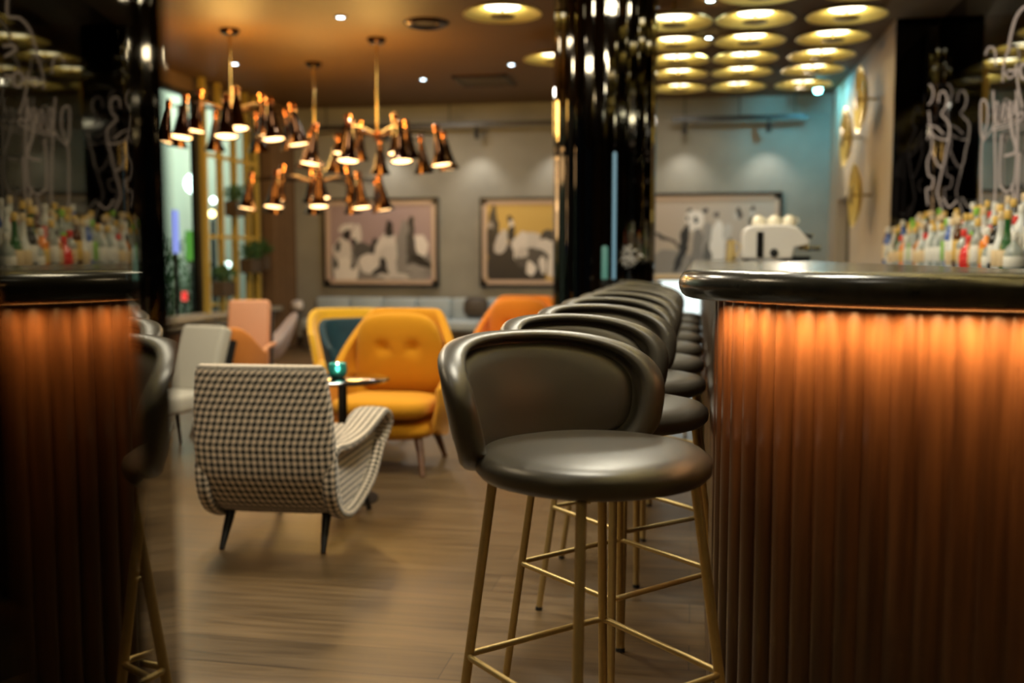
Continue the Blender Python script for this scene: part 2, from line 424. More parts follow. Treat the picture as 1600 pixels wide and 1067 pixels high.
# gold lattice divider in front of the window, with planters
LX = XL + .12
ly = [on(px, 400, 0, LX).y for px in (322, 346, 368, 388, 402)]
t_ = thing('gold_lattice_screen', 'tall gold lattice screen with thin posts in front of the left window', 'screen', (LX, ly[0], 0))
for y in ly:
    box(-.03, .03, y - ly[0] - .03, y - ly[0] + .03, .0, CEIL - .005).obj('post', M['gold_paint'], t_, smooth=False)
for z in (.66, 1.42, 2.32):
    for a, b_ in zip(ly[:-1], ly[1:]):
        g = box(-.02, .02, a - ly[0] + .03, b_ - ly[0] - .03, z - .02, z + .02)
        g.obj('cross_bar', M['gold_paint'], t_, smooth=False)
for (i0, z, lab) in ((0, .95, 'planter with bushy greenery low on the left of the gold lattice'), (2, 1.2, 'planter with spilling greenery low on the gold lattice beside the curtain'),
                     (1, 1.86, 'planter with a small plant at mid height of the gold lattice'), (3, 1.24, 'narrow planter with greenery next to the brown curtain')):
    y0, y1 = ly[i0] + .04, ly[i0 + 1] - .04
    p_ = thing('planter', lab, 'planter', (LX + .03, (y0 + y1) / 2, z - .2), 0)
    hw = (y1 - y0) / 2
    box(0, .16, -hw, hw, 0, .17, bev=.008, seg=1).obj('box', M['planter'], p_, smooth=False)
    leaf_ball('foliage', (.09, 0, .25), .12, hw * 1.0, .10, 200, .06, M['foliage'], p_, seed=int(z * 100))

# curtain pillar between window and back wall
g = G(); pts = []
y0c, y1c = 11.98, 12.68
for k in range(81):
    y = y0c + (y1c - y0c) * k / 80
    pts.append((XL + .16 + .035 * math.sin(k * .95), y))
pl = pts + [(XL + .02, y1c), (XL + .02, y0c)]
tag(prism(pl, .01, CEIL - .01).obj('curtain', M['curtain'], angle=60), 'floor-length brown curtain in the back left corner', 'curtain')

# ------------------------------------------------------------------ mirrored columns
Pm = lambda px, d: ld((px - 800) / F_PX * d, d)
A0 = ld(-.259, .508); A1 = ld(-.252, .665); A2 = Pm(268, .771)
def circ_c(p, q, r, side):
    m = (p + q) / 2; d = q - p; h = math.sqrt(r * r - d.length_squared / 4); n = Vector((-d.y, d.x, 0)).normalized()
    return m + n * h * side
cc = circ_c(A0, A2, .46, 1)
if cc.dot(VR) > A0.dot(VR): cc = circ_c(A0, A2, .46, -1)
a2 = math.atan2(A2.y - cc.y, A2.x - cc.x); a0 = math.atan2(A0.y - cc.y, A0.x - cc.x)
while a0 < a2: a0 += 2 * PI
nn = 20
ring = [A0, A1, A2] + [cc + Vector((math.cos(a2 + (a0 - a2) * k / nn), math.sin(a2 + (a0 - a2) * k / nn), 0)) * .46 for k in range(1, nn)]
o = prism([(p.x, p.y) for p in ring], 0, CEIL).obj('mirrored_column', M['dark_mirror'], smooth=False)
tag(o, 'faceted smoked-mirror column at the left edge reflecting the bar', 'column')

KC = Vector((-.67, 7.45, 0)); KR = .378
t_ = thing('black_column', 'round black column of glossy vertical strips in the middle of the room', 'column', KC)
g = G(); N = 30; pl = []
for k in range(N):
    t0 = 2 * PI * k / N; w_ = 2 * PI / N
    for fr_, rr in ((.0, KR - .018), (.08, KR - .018), (.1, KR - .003), (.2, KR), (.8, KR), (.9, KR - .003), (.92, KR - .018)):
        pl.append((rr * math.cos(t0 + w_ * fr_), rr * math.sin(t0 + w_ * fr_)))
prism(pl, 0, CEIL).obj('mirror_strips', M['column_mirror'], t_, smooth=False)
a_f = math.atan2(-KC.y, -KC.x)
g = G(); pl = [(.392 * math.cos(a), .392 * math.sin(a)) for a in [a_f - .05 + 1.75 * k / 24 for k in range(25)]]
pl += [(.374 * math.cos(a), .374 * math.sin(a)) for a in [a_f - .05 + 1.75 * (24 - k) / 24 for k in range(25)]]
prism(pl, 0, .985).obj('wooden_cladding', M['darkwood'], t_, smooth=False)
pl2 = [(p[0] * 1.11, p[1] * 1.11) for p in pl[:25]] + [(p[0], p[1]) for p in pl[25:]]
prism(pl2, .985, 1.01).obj('ledge', M['black_gloss'], t_, smooth=False)
# glowing tubes on the ledge, the blue one put in for a reflection
def led(px, y_top, y_bot, mm, lab, w_=.02, name='glow_tube', cat='light'):
    p = on(px, y_bot, 1, KC.y - .49 * .98); q = on(px, y_top, 1, KC.y - .49 * .98)
    d = Vector((p.x - KC.x, p.y - KC.y)).normalized() * .405
    t_ = thing(name, lab, cat, (KC.x + d.x, KC.y + d.y, 1.011))
    lathe([(w_, 0), (w_, q.z - 1.011 - .012), (w_ * .6, q.z - 1.011)], 12).obj('tube', mm, t_)
    lathe([(w_ * 1.25, 0), (w_ * 1.25, .03)], 12).obj('cap', M['black_metal'], t_)
led(963, 235, 437, emis('pale_blue_tube', (.25, .5, .6), .5), 'tall pale blue glowing tube imitating a reflection in the black column', .012)
led(945, 384, 437, emis('green_glass_glow', (.12, .42, .3), .4), 'short green glowing tube beside the tall blue one', .022)

# flower on the ledge
p = on(996, 437, 1, KC.y - .44); d = Vector((p.x - KC.x, p.y - KC.y)).normalized() * .405
t_ = thing('flower_vase', 'small vase of white flowers on the ledge of the black column', 'vase', (KC.x + d.x, KC.y + d.y, 1.011))
lathe([(.015, 0), (.02, .04), (.01, .08), (.014, .1)], 12).obj('vase', M['black_gloss'], t_)
M['petal'] = mat('white_petal', (.5, .48, .45), .6)
leaf_ball('blossom', (0, 0, .17), .07, .03, .08, 50, .04, M['petal'], t_, seed=9)

# ------------------------------------------------------------------ the bar
BX = .045; EC = (BX + .70, 2.31); EA, EB = .70, .49
def bar_path(off=0.0, flutes=False, step=.0062):
    """outer edge from the far end along the stools, round the near end, off to the right"""
    pts = []; y = 8.62
    n = int((y - EC[1]) / .05)
    raw = [(BX, y - (y - EC[1]) * k / n) for k in range(n)]
    for k in range(61):
        t = PI + (PI / 2) * k / 60; raw.append((EC[0] + EA * math.cos(t), EC[1] + EB * math.sin(t)))
    raw += [(EC[0] + .1 * k, EC[1] - EB + .0 * k) for k in range(1, 8)]
    # resample
    out = []; acc = 0; P = [Vector((a, b, 0)) for a, b in raw]
    L = [0]
    for i in range(1, len(P)): L.append(L[-1] + (P[i] - P[i - 1]).length)
    tot = L[-1]; m_ = int(tot / step); j = 0
    for k in range(m_ + 1):
        s = tot * k / m_
        while j < len(L) - 2 and L[j + 1] < s: j += 1
        f = (s - L[j]) / max(1e-9, L[j + 1] - L[j]); p = P[j].lerp(P[j + 1], f); tg = (P[j + 1] - P[j]).normalized()
        a = max(0, j - 1); b = min(len(P) - 1, j + 2); tg = (P[b] - P[a]).normalized()
        nrm = Vector((tg.y, -tg.x, 0))          # outward (to the guests' side)
        if nrm.dot(Vector((-1, -1, 0))) < 0: nrm = -nrm
        o_ = off
        if flutes: o_ += .013 * math.sqrt(abs(math.sin(PI * s / .05))) - .013
        out.append(p + nrm * o_)
    return out
bar = thing('bar_counter', 'curved bar with fluted mahogany front and thick black rounded top', 'bar', (0, 0, 0))
fp = bar_path(0, True)
inner = [Vector((p[0], p[1], 0)) for p in ((EC[0] + .7, EC[1] + .16), (EC[0] + .05, EC[1] + .16), (BX + .62, EC[1] + .3), (BX + .62, 8.62))]
poly = [(p.x, p.y) for p in fp] + [(p.x, p.y) for p in inner]
def loft_open(poly, z0, z1):
    n = len(poly); vs = [(p[0], p[1], z0) for p in poly] + [(p[0], p[1], z1) for p in poly]
    return G().add(vs, [(i, (i + 1) % n, n + (i + 1) % n, n + i) for i in range(n)])
loft_open(poly, .1, 1.105).obj('fluted_front', M['barwood'], bar, angle=50)
kp = bar_path(-.04, False, .03)
loft_open([(p.x, p.y) for p in kp] + [(p.x, p.y) for p in inner], 0, .1).obj('plinth', M['black_metal'], bar, angle=30)
# counter slab with a bullnose
cp = bar_path(0, False, .02)
tg_n = []
g = G(); rows = []
prof = [(-.03, 1.108), (.055, 1.108), (.066, 1.111), (.074, 1.118), (.079, 1.128), (.081, 1.14), (.079, 1.152), (.073, 1.162), (.063, 1.169), (.05, 1.172), (-.03, 1.172)]
o1 = bar_path(1.0, False, .02); nrm = [(o1[i] - cp[i]) for i in range(len(cp))]
vs = []
for i in range(len(cp)):
    for of, z in prof: vs.append((cp[i].x + nrm[i].x * of, cp[i].y + nrm[i].y * of, z))
g.add(vs, grid_faces(len(cp), len(prof)))
nP = len(prof)
inn = [Vector((p.x, p.y, 0)) for p in inner]
# top / bottom faces as strips to the inner edge
def inner_pt(p):
    if p.y > EC[1] + .3: return Vector((BX + .65, p.y, 0))
    if p.x > EC[0] - .1 : return Vector((max(p.x, BX + .65), EC[1] + .14, 0))
    return Vector((BX + .65, min(EC[1] + .3, max(EC[1] + .14, p.y + .2)), 0))
top = [inner_pt(p) for p in cp]
vs = [];
for i in range(len(cp)):
    vs += [(cp[i].x + nrm[i].x * -.03, cp[i].y + nrm[i].y * -.03, 1.172), (top[i].x, top[i].y, 1.172), (top[i].x, top[i].y, 1.108), (cp[i].x + nrm[i].x * -.03, cp[i].y + nrm[i].y * -.03, 1.108)]
g.add(vs, grid_faces(len(cp), 4))
for i0 in (0,):
    g.add([(cp[0].x - .08, cp[0].y, 1.108), (top[0].x, top[0].y, 1.108), (top[0].x, top[0].y, 1.172), (cp[0].x - .08, cp[0].y, 1.172)], [(0, 1, 2, 3)])
g.obj('counter_top', M['counter'], bar, angle=35)
# the amber led strip under the overhang
lp = bar_path(.012, False, .03)
lp = [p for p in lp if p.y < 3.6]
g = G()
vs = []
for p in lp: vs += [(p.x, p.y, 1.1075), (p.x, p.y, 1.1015)]
pp = [Vector((p.x, p.y, 1.1065)) for p in lp]
tube(pp, .0014, 6).obj('led_strip', M['led_warm'], bar)

def area(name, loc, size, power, col, rot=(0, 0, 0), sy=None, spread=None):
    l = bpy.data.lights.new(name, 'AREA'); l.energy = power; l.color = col; l.size = size
    if sy: l.shape = 'RECTANGLE'; l.size_y = sy
    if spread: l.spread = spread
    o = bpy.data.objects.new(name, l); COL.objects.link(o); o.location = loc; o.rotation_euler = rot; return o
def point(name, loc, power, col, r=.05):
    l = bpy.data.lights.new(name, 'POINT'); l.energy = power; l.color = col; l.shadow_soft_size = r
    o = bpy.data.objects.new(name, l); COL.objects.link(o); o.location = loc; return o
def spot(name, loc, target, power, col, ang=60, blend=.6, r=.04):
    l = bpy.data.lights.new(name, 'SPOT'); l.energy = power; l.color = col; l.spot_size = rad(ang); l.spot_blend = blend; l.shadow_soft_size = r
    o = bpy.data.objects.new(name, l); COL.objects.link(o); o.location = loc
    o.rotation_euler = (Vector(target) - Vector(loc)).to_track_quat('-Z', 'Y').to_euler(); return o
lq = bar_path(.05, False, .03); lq = [p for p in lq if p.y < 2.2]
BAR_W = 1.9
for i in range(3, len(lq) - 1, 7):
    p = lq[i]; q = lq[min(i + 1, len(lq) - 1)]; d = (q - p); an = math.atan2(d.y, d.x)
    k = .2 if p.y > 2.1 else 1.0
    area('bar_strip_light', (p.x, p.y, 1.1035), .205, BAR_W * k, (1, .52, .2), (rad(38), 0, an), sy=.007, spread=rad(90))

# ------------------------------------------------------------------ bar stools
def make_stool():
    t = thing('bar_stool', '', 'bar stool')
    # seat: puffy round pad
    prof = [(.001, .757), (.10, .757), (.175, .757), (.207, .761), (.228, .768), (.2385, .78), (.2405, .793), (.238, .806), (.222, .818), (.19, .825), (.13, .829), (.06, .83), (.001, .83)]
    lathe([(r, z - .008) for r, z in prof], 56, caps=False).obj('seat', M['leather'], t, angle=80)
    Rb, A, B, ZC = .268, .345, .140, .893
    nT = 96
    def surf(rho, h, th):
        c, s = sell(th, 2.8)
        s_ = A * rho * c; z = B * rho * s
        # lower edge a little flatter, ends droop slightly
        z -= .02 * (s_ / A) ** 2
        ph = s_ / Rb
        r = Rb - h + z * .22
        return Vector((-r * math.cos(ph), r * math.sin(ph), ZC + z))       # arc centred on local -X
    def rings(lst, name, m, parent):
        vs = []
        for rho, h in lst:
            for k in range(nT): vs.append(surf(rho, h, 2 * PI * k / nT))
        return G().add(vs, grid_faces(len(lst), nT, cv=True)).obj(name, m, parent, angle=80)
    shell = [(.70, .004), (.80, .004), (.835, .004), (.86, .012), (.885, .023), (.915, .030), (.945, .031), (.975, .028), (1.0, .022), (1.012, .006), (1.01, -.01), (.99, -.02), (.95, -.026), (.8, -.029), (.5, -.03), (.25, -.03), (.01, -.03)]
    b = rings(shell, 'backrest', M['leather'], t)
    pad = [(.001, .033), (.02, .033), (.05, .033), (.1, .033), (.2, .032), (.3, .031), (.55, .029), (.7, .027), (.755, .022), (.785, .014), (.80, .003), (.80, -.004)]
    rings(pad, 'back_pad', M['leather_pad'], b)
    # brass legs on the diagonals of a square, footrest
    for k in range(4):
        a = PI / 4 * 0 + PI / 4 + k * PI / 2
        c, s = math.cos(a), math.sin(a)
        g = tube([(.205 * c, .205 * s, .752), (.307 * c, .307 * s, .006)], .0105, 14)
        lg = g.obj('leg', M['brass'], t)
        tube([(.3065 * c, .3065 * s, .012), (.308 * c, .308 * s, 0)], .0118, 12).obj('foot_cap', M['rubber'], lg)
    hd = .262; rr = .035
    pts = []
    for k in range(4):
        a = PI / 4 + k * PI / 2; cx, cy = (hd - rr * 1.0) * math.cos(a), (hd - rr * 1.0) * math.sin(a)
        for j in range(7):
            b_ = a - PI / 4 + PI / 2 * j / 6
            pts.append((cx + rr * .8 * math.cos(b_), cy + rr * .8 * math.sin(b_), .36))
    tube(pts, .0072, 10, closed=True).obj('footrest', M['brass'], t)
    g = G(); 
    lathe([(.0, 0)], 3) if False else None
    pl_ = box(-.15, .15, -.012, .012, .735, .747); box(-.012, .012, -.15, .15, .735, .747, pl_)
    xform(pl_, Matrix.Rotation(PI / 4, 4, 'Z')).obj('seat_frame', M['brass'], t, smooth=False)
    return t
stool = make_stool()
NS = 9
stool_y = [1.99, 2.65, 3.26, 3.86, 4.46, 5.06, 5.66, 6.26, 6.86]
stool_rot = [0, 2, -1, 1, 0, -1, 1, 0, 28]
for k in range(NS):
    x, y = -.198, stool_y[k]
    if k == 8: x = -.19
    rz = rad(-45 + stool_rot[k])
    if k == 0: lab = 'black leather bar stool nearest the camera, at the curved end of the bar'
    elif k == 8: lab = 'black leather bar stool at the far end, turned away from the others'
    else: lab = 'black leather bar stool, %s from the camera in the row along the bar' % ORD[k]
    if k == 0: s_ = stool; s_.location = (x, y, 0); s_.rotation_euler = (0, 0, rz); s_['label'] = lab
    else: s_ = dup(stool, (x, y, 0), rz, lab)
    s_['group'] = 'bar stools lined up along the bar'

# ------------------------------------------------------------------ gold dish lamps
def make_dish(lit=True):
    t = thing('dish_lamp', '', 'ceiling lamp')
    out = [(.02, .0), (.10, -.004), (.2, -.022), (.285, -.052), (.312, -.07), (.316, -.076), (.308, -.076), (.28, -.062), (.2, -.034), (.15, -.022), (.145, -.018), (.02, -.018)]
    lathe([(r * .93, z) for r, z in out], 48, caps=False).obj('dish', M['gold_dish'], t, angle=50)
    lathe([(.001, -.019), (.128, -.019), (.132, -.021), (.13, -.0225), (.001, -.0225)], 32, caps=False).obj('inner_disc', M['dish_highlight' if lit else 'gold_dish'], t)  # when lit, glows to imitate the bright reflection inside the dish
    lathe([(.001, -.100), (.07, -.098), (.092, -.092), (.094, -.088), (.001, -.086)], 32, caps=False).obj('hub', M['gold_hub'], t)
    tube([(0, 0, -.09), (0, 0, -.018)], .012, 10).obj('spindle', M['gold_hub'], t)
    tube([(0, 0, -.005), (0, 0, .09)], .012, 10).obj('stem', M['gold_hub'], t)
    return t
dish = make_dish(); first = True
ZD = CEIL - .09
colX = {1.085: 'nearest the right wall', .42: 'in the middle', -.19: 'beside the black column'}
rowY = [10.98, 10.14, 9.44, 8.70, 7.93, 7.18]
for X, cn in colX.items():
    for i, Y in enumerate(rowY):
        if X == -.19 and i == 5: continue
        lab = 'gold dish ceiling lamp, %s from back wall, row %s' % (ORD[i], cn)
        s_ = dish if first else dup(dish, None, None)
        first = False; s_.location = (X, Y, ZD); s_['label'] = lab; s_['group'] = 'gold dish lamps over the bar end of the room'
for (px, py, lab) in ((785, 15, 'gold dish ceiling lamp on its own near the top edge, left of the black column'),
                      (868, 87, 'gold dish ceiling lamp half hidden by the left edge of the black column')):
    p = on(px, py, 2, ZD - .04); s_ = dup(dish, (p.x, p.y, ZD), 0, lab)
for X in (1.085, .42):
    for Y in (6.42, 5.66, 4.9, 4.14, 3.38, 2.62, 1.86, 1.1, .34, -.42):
        s_ = dup(dish, (X, Y, ZD), 0, 'gold dish ceiling lamp over the bar above the frame, seen only in mirrors', 'gold dish lamps seen only in the mirrors')
for o_ in [x for x in COL.objects if x.type == 'EMPTY' and x.name.startswith('dish_lamp')]:
    near = o_.location.y < 6.9
    l_ = area('dish_uplight', (o_.location.x, o_.location.y, ZD - .083), .16, 5.0, (1, .9, .58), (PI, 0, 0))
# wall discs
wdish = make_dish(False); wfirst = True
for (px, py, s, lab) in ((1356, 155, 1.0, 'gold dish wall lamp, highest of the three on the right wall'),
                         (1332, 215, 1.0, 'gold dish wall lamp, farthest of the three along the right wall'),
                         (1347, 305, 1.0, 'gold dish wall lamp, lowest of the three on the right wall')):
    p = on(px, py, 0, XR - .09)
    s_ = wdish if wfirst else dup(wdish)
    wfirst = False; s_.location = (XR - .095, p.y, p.z); s_['label'] = lab; s_['group'] = 'gold dish lamps on the right wall'
    s_.rotation_euler = (0, rad(90), 0); s_['category'] = 'wall lamp'

# ------------------------------------------------------------------ chandeliers
def chandelier(cx, cy, zm, R, lab, n=9, ph0=0.0, n2=4):
    t = thing('chandelier', lab, 'chandelier', (cx, cy, 0))
    hub = zm + .30
    lathe([(.001, CEIL - .045), (.06, CEIL - .045), (.085, CEIL - .02), (.085, CEIL), (.001, CEIL)], 24, caps=False).obj('canopy', M['shade_dark'], t)
    tube([(0, 0, hub), (0, 0, CEIL - .04)], .011, 10).obj('stem', M['gold'], t)
    lathe([(.001, hub - .05), (.03, hub - .04), (.045, hub), (.03, hub + .04), (.001, hub + .05)], 20, caps=False).obj('hub', M['copper'], t)
    tot = [(R, 0, 2 * PI * k / n + ph0) for k in range(n)] + [(R * .5, .10, 2 * PI * k / n2 + ph0 + .4) for k in range(n2)]
    for r_, dz, a in tot:
        c, s = math.cos(a), math.sin(a)
        tube(smooth_path([(.03 * c, .03 * s, hub), (r_ * .5 * c, r_ * .5 * s, hub + .03), (r_ * .93 * c, r_ * .93 * s, zm + .31 + dz)], 5), .007, 8).obj('arm', M['shade_dark'], t)
        m_ = Matrix.Translation((r_ * .93 * c, r_ * .93 * s, zm + .3 + dz)) @ Matrix.Rotation(rad(-9), 4, Vector((-s, c, 0)))
        # bell shade, axis down
        g = lathe([(.014, .03), (.02, .0), (.03, -.04), (.04, -.1), (.052, -.17), (.068, -.24), (.102, -.295), (.099, -.296), (.062, -.24), (.048, -.17), (.036, -.1), (.026, -.05), (.001, -.045)], 22, caps=False)
        xform(g, m_); sh = g.obj('shade', M['shade_dark'], t, angle=60)
        g = lathe([(.001, .07), (.024, .062), (.034, .04), (.024, .02), (.03, .0), (.001, -.005)], 16, caps=False)
        xform(g, m_).obj('socket', M['copper'], sh)
        g = lathe([(.001, -.272), (.08, -.276), (.087, -.284), (.083, -.288), (.001, -.289)], 20, caps=False)
        xform(g, m_).obj('bulb', M['bulb'], sh)
    point('chandelier_light', (cx, cy, zm - .06), 14, (1, .6, .28), .3)
    point('chandelier_uplight', (cx, cy, zm + .50), 50, (1, .55, .13), .2)
    return t
chandelier(-3.98, 8.2, 2.16, .57, 'bronze chandelier with bell shades, leftmost and nearest, overlapping the window', 9, .2)
chandelier(-2.846, 8.77, 1.99, .66, 'bronze chandelier with bell shades hanging in front of the grey wall, rightmost', 9, .45)
chandelier(-3.823, 9.73, 1.66, .72, 'bronze chandelier with bell shades hanging lowest, in front of the left picture', 10, .1)

# ------------------------------------------------------------------ ceiling spots and vents
gs = 'recessed ceiling spots'
for (px, py, lab) in ((532, 27, 'recessed ceiling spot near the top edge between the chandeliers'), (367, 100, 'recessed ceiling spot above the leftmost chandelier'),
                      (661, 124, 'recessed ceiling spot farthest back, above the grey wall'), (799, 101, 'recessed ceiling spot left of the black column'),
                      (1107, 59, 'recessed ceiling spot between two rows of gold dishes'), (1110, 1, 'recessed ceiling spot between gold dishes at the top edge')):
    p = on(px, py, 2, CEIL - .006)
    t_ = thing('ceiling_spot', lab, 'ceiling spot', (p.x, p.y, CEIL), group=gs)
    lathe([(.034, -.012), (.05, -.012), (.055, 0), (.034, 0), (.034, -.012)], 24, caps=False).obj('trim_ring', M['vent'], t_)
    lathe([(.001, -.006), (.034, -.006), (.034, -.002), (.001, -.002)], 20, caps=False).obj('lens', M['spot_glow'], t_)
    spot('spot_beam', (p.x, p.y, CEIL - .03), (p.x, p.y, 0), 48, (.85, .93, 1), 80, .8)
t_ = thing('ceiling_spot', 'cyan spotlight in the far right ceiling corner', 'ceiling spot', on(1279, 138, 1, 11.9))
for nm, (px, py) in (('lens', (1279, 120)), ('lens', (1278, 140))):
    p = on(px, py, 1, 11.9) - t_.location
    lathe([(.001, -.045), (.032, -.035), (.045, 0), (.032, .035), (.001, .045)], 16, c=p, caps=False).obj('lens', M['cyan_glow'], t_)
zt = CEIL - t_.location.z
tube([(0, .05, -.04), (0, .05, zt)], .012, 8).obj('bracket', M['rail'], t_)
spot('cyan_beam', t_.location + Vector((0, -.12, -.02)), (1.4, 12.7, 2.6), 42, (.16, .75, 1), 120, .7)
spot('cyan_beam', t_.location + Vector((0, -.12, -.02)), (1.6, 11.4, 2.7), 22, (.2, .8, 1), 110, .7)
p = on(666, 37, 2, CEIL - .01)
t_ = thing('ceiling_vent', 'dark round ceiling ring left of the lone gold dish', 'vent', (p.x, p.y, CEIL))
lathe([(.11, 0), (.115, -.02), (.16, -.03), (.19, -.012), (.195, 0)], 36, caps=False).obj('rim', M['shade_dark'], t_)
lathe([(.001, -.004), (.11, -.004), (.11, -.001), (.001, -.001)], 24, caps=False).obj('grille', M['vent'], t_)
p = on(757, 126, 2, CEIL - .01)
t_ = thing('ceiling_vent', 'dark square ceiling vent behind the lone gold dish', 'vent', (p.x, p.y, CEIL))
g = G()
for (a, b_, c, d) in ((-.3, .3, -.3, -.26), (-.3, .3, .26, .3), (-.3, -.26, -.3, .3), (.26, .3, -.3, .3)): box(a, b_, c, d, -.025, 0, g)
g.obj('frame', M['shade_dark'], t_, smooth=False)
g = G()
for k in range(9): box(-.26, .26, -.24 + k * .058, -.215 + k * .058, -.018, -.004, g)
g.obj('louvre', M['vent'], t_, smooth=False)

# track lights on the back wall
for x0, x1, lab, hs in ((-4.9, -1.3, 'black track with spotlights along the grey wall left of the column', (-2.75, -3.95, -1.75)),
                        (-.3, 1.3, 'black track with spotlights along the wall right of the column', (-.15, .85))):
    t_ = thing('track_light', lab, 'track light', ((x0 + x1) / 2, YB - .22, 2.86))
    cx = (x0 + x1) / 2
    box(x0 - cx, x1 - cx, -.02, .02, -.02, .03).obj('rail', M['rail'], t_, smooth=False)
    for x in (x0 + .15, cx, x1 - .15):
        tube([(x - cx, 0, .03), (x - cx, 0, CEIL - 2.86)], .008, 8).obj('hanger', M['rail'], t_)
    for x in hs:
        hd_ = tube([(x - cx, 0, -.02), (x - cx, -.01, -.07), (x - cx, .045, -.16)], [.012, .03, .034], 14).obj('spot_head', M['rail'], t_)
        spot('wall_wash', (x, YB - .30, 2.66), (x, YB, 1.5), 15, (1, .93, .84), 95, .9, .03)
# ------------------------------------------------------------------ framed prints
def art_mat(name, bg, els, size):
    m, t, b = nt(name); setb(b, rough=.35)
    tc = t.nodes.new('ShaderNodeTexCoord'); ns = t.nodes.new('ShaderNodeTexNoise'); ns.inputs['Scale'].default_value = 7
    t.links.new(tc.outputs['Object'], ns.inputs['Vector'])
    vs = t.nodes.new('ShaderNodeVectorMath'); vs.operation = 'MULTIPLY_ADD'
    vs.inputs[1].default_value = (.10, .10, .10)
    t.links.new(ns.outputs['Color'], vs.inputs[0]); t.links.new(tc.outputs['Object'], vs.inputs[2])
    last = None
    w_, h_ = size
    for (u, v, ru, rv, an, c) in els:
        mp = t.nodes.new('ShaderNodeMapping'); mp.vector_type = 'TEXTURE'
        mp.inputs['Location'].default_value = ((u - .5) * w_ + .05, .05, (.5 - v) * h_ + .05)
        mp.inputs['Rotation'].default_value = (0, rad(an), 0)
        mp.inputs['Scale'].default_value = (ru * w_, 10, rv * h_)
        t.links.new(vs.outputs[0], mp.inputs['Vector'])
        ln = t.nodes.new('ShaderNodeVectorMath'); ln.operation = 'LENGTH'; t.links.new(mp.outputs[0], ln.inputs[0])
        mr = t.nodes.new('ShaderNodeMapRange'); mr.inputs['From Min'].default_value = .95; mr.inputs['From Max'].default_value = 1.04
        mr.inputs['To Min'].default_value = 1; mr.inputs['To Max'].default_value = 0
        t.links.new(ln.outputs['Value'], mr.inputs['Value'])
        mx = t.nodes.new('ShaderNodeMix'); mx.data_type = 'RGBA'
        if last is None: mx.inputs['A'].default_value = tuple(bg) + (1,)
        else: t.links.new(last, mx.inputs['A'])
        if not isinstance(c, tuple) and c > .3: c = min(.85, c * 1.6)
        mx.inputs['B'].default_value = (c[0], c[1], c[2], 1) if isinstance(c, tuple) else (c, c * .96, c * .9, 1)
        t.links.new(mr.outputs['Result'], mx.inputs['Factor']); last = mx.outputs['Result']
    t.links.new(last, b.inputs['Base Color'])
    return m
def picture(x0, x1, z0, z1, lab, bg, els):
    w_, h_ = x1 - x0, z1 - z0; t = thing('framed_print', lab, 'picture', ((x0 + x1) / 2, YB - .03, (z0 + z1) / 2))
    g = G(); f = .035
    for a in ((-w_ / 2, w_ / 2, h_ / 2 - f, h_ / 2), (-w_ / 2, w_ / 2, -h_ / 2, -h_ / 2 + f), (-w_ / 2, -w_ / 2 + f, -h_ / 2, h_ / 2), (w_ / 2 - f, w_ / 2, -h_ / 2, h_ / 2)):
        box(a[0], a[1], -.035, .03, a[2], a[3], g)
    g.obj('frame', M['frame_black'], t, smooth=False)
    g = G(); s = .055; W, H_ = w_ / 2 - f, h_ / 2 - f
    for a in ((-W, W, H_ - s, H_), (-W, W, -H_, -H_ + s), (-W, -W + s, -H_, H_), (W - s, W, -H_, H_)):
        box(a[0], a[1], -.02, .0, a[2], a[3], g)
    g.obj('slip', M['mat_board'], t, smooth=False)
    iw, ih = 2 * (W - s), 2 * (H_ - s)
    box(-iw / 2 - .01, iw / 2 + .01, -.006, .02, -ih / 2 - .01, ih / 2 + .01).obj('print', art_mat('print_' + str(len(els)), bg, els, (iw, ih)), t, smooth=False)
    return t
D, L_, G_ = .03, .5, .2
picture(-4.88, -3.30, .80, 1.965, 'framed black and white print of seated figures, leftmost on the grey wall', (.36, .27, .27), [
    (.5, .82, .55, .3, 0, .22), (.12, .62, .09, .2, 0, .42), (.15, .9, .12, .2, 0, .5), (.17, .4, .04, .06, 0, .02), (.16, .3, .08, .05, -20, .42), (.08, .55, .03, .08, 0, .04),
    (.27, .4, .045, .14, 0, .42), (.24, .5, .03, .05, 0, .03), (.33, .62, .10, .12, 0, .10), (.44, .55, .035, .1, 0, .03), (.06, .8, .02, .06, 0, .02), (.22, .8, .02, .06, 0, .02),
    (.38, .78, .1, .13, -20, .45), (.55, .6, .1, .25, 20, .42), (.6, .72, .12, .22, 0, .36), (.585, .34, .035, .13, 0, .02), (.59, .48, .05, .07, 0, .4),
    (.50, .9, .08, .06, 0, .03), (.52, .8, .03, .1, 0, .04), (.71, .6, .05, .4, 5, .24), (.80, .28, .035, .14, 0, .03), (.80, .62, .05, .35, 0, .06), (.90, .55, .06, .16, -10, .46),
    (.9, .75, .12, .06, 30, .02), (.83, .85, .1, .06, 0, .3), (.65, .95, .2, .04, 0, .35), (.85, .95, .1, .04, 0, .3)])
picture(-2.745, -1.20, .805, 1.955, 'framed print with a mustard yellow background, partly behind the black column', (.55, .37, .09), [
    (.28, .85, .3, .35, 0, .03), (.06, .5, .06, .5, 0, .03), (.03, .28, .03, .06, 0, .3), (.03, .4, .05, .1, 0, .02), (.14, .5, .06, .16, 20, .33), (.22, .2, .025, .06, 0, .02), (.23, .26, .02, .05, 0, .4),
    (.24, .4, .035, .12, 0, .02), (.42, .55, .18, .18, 0, .36), (.32, .55, .06, .2, 10, .42), (.6, .45, .09, .12, 0, .05), (.62, .6, .15, .1, 35, .4), (.44, .72, .16, .16, 0, .08), (.34, .63, .06, .08, 0, .33),
    (.42, .84, .045, .1, -10, .5), (.53, .8, .03, .12, 0, .45), (.66, .75, .08, .22, 15, .45), (.68, .35, .025, .2, 0, .02), (.85, .6, .12, .4, 0, .05), (.86, .3, .05, .1, 0, .35)])
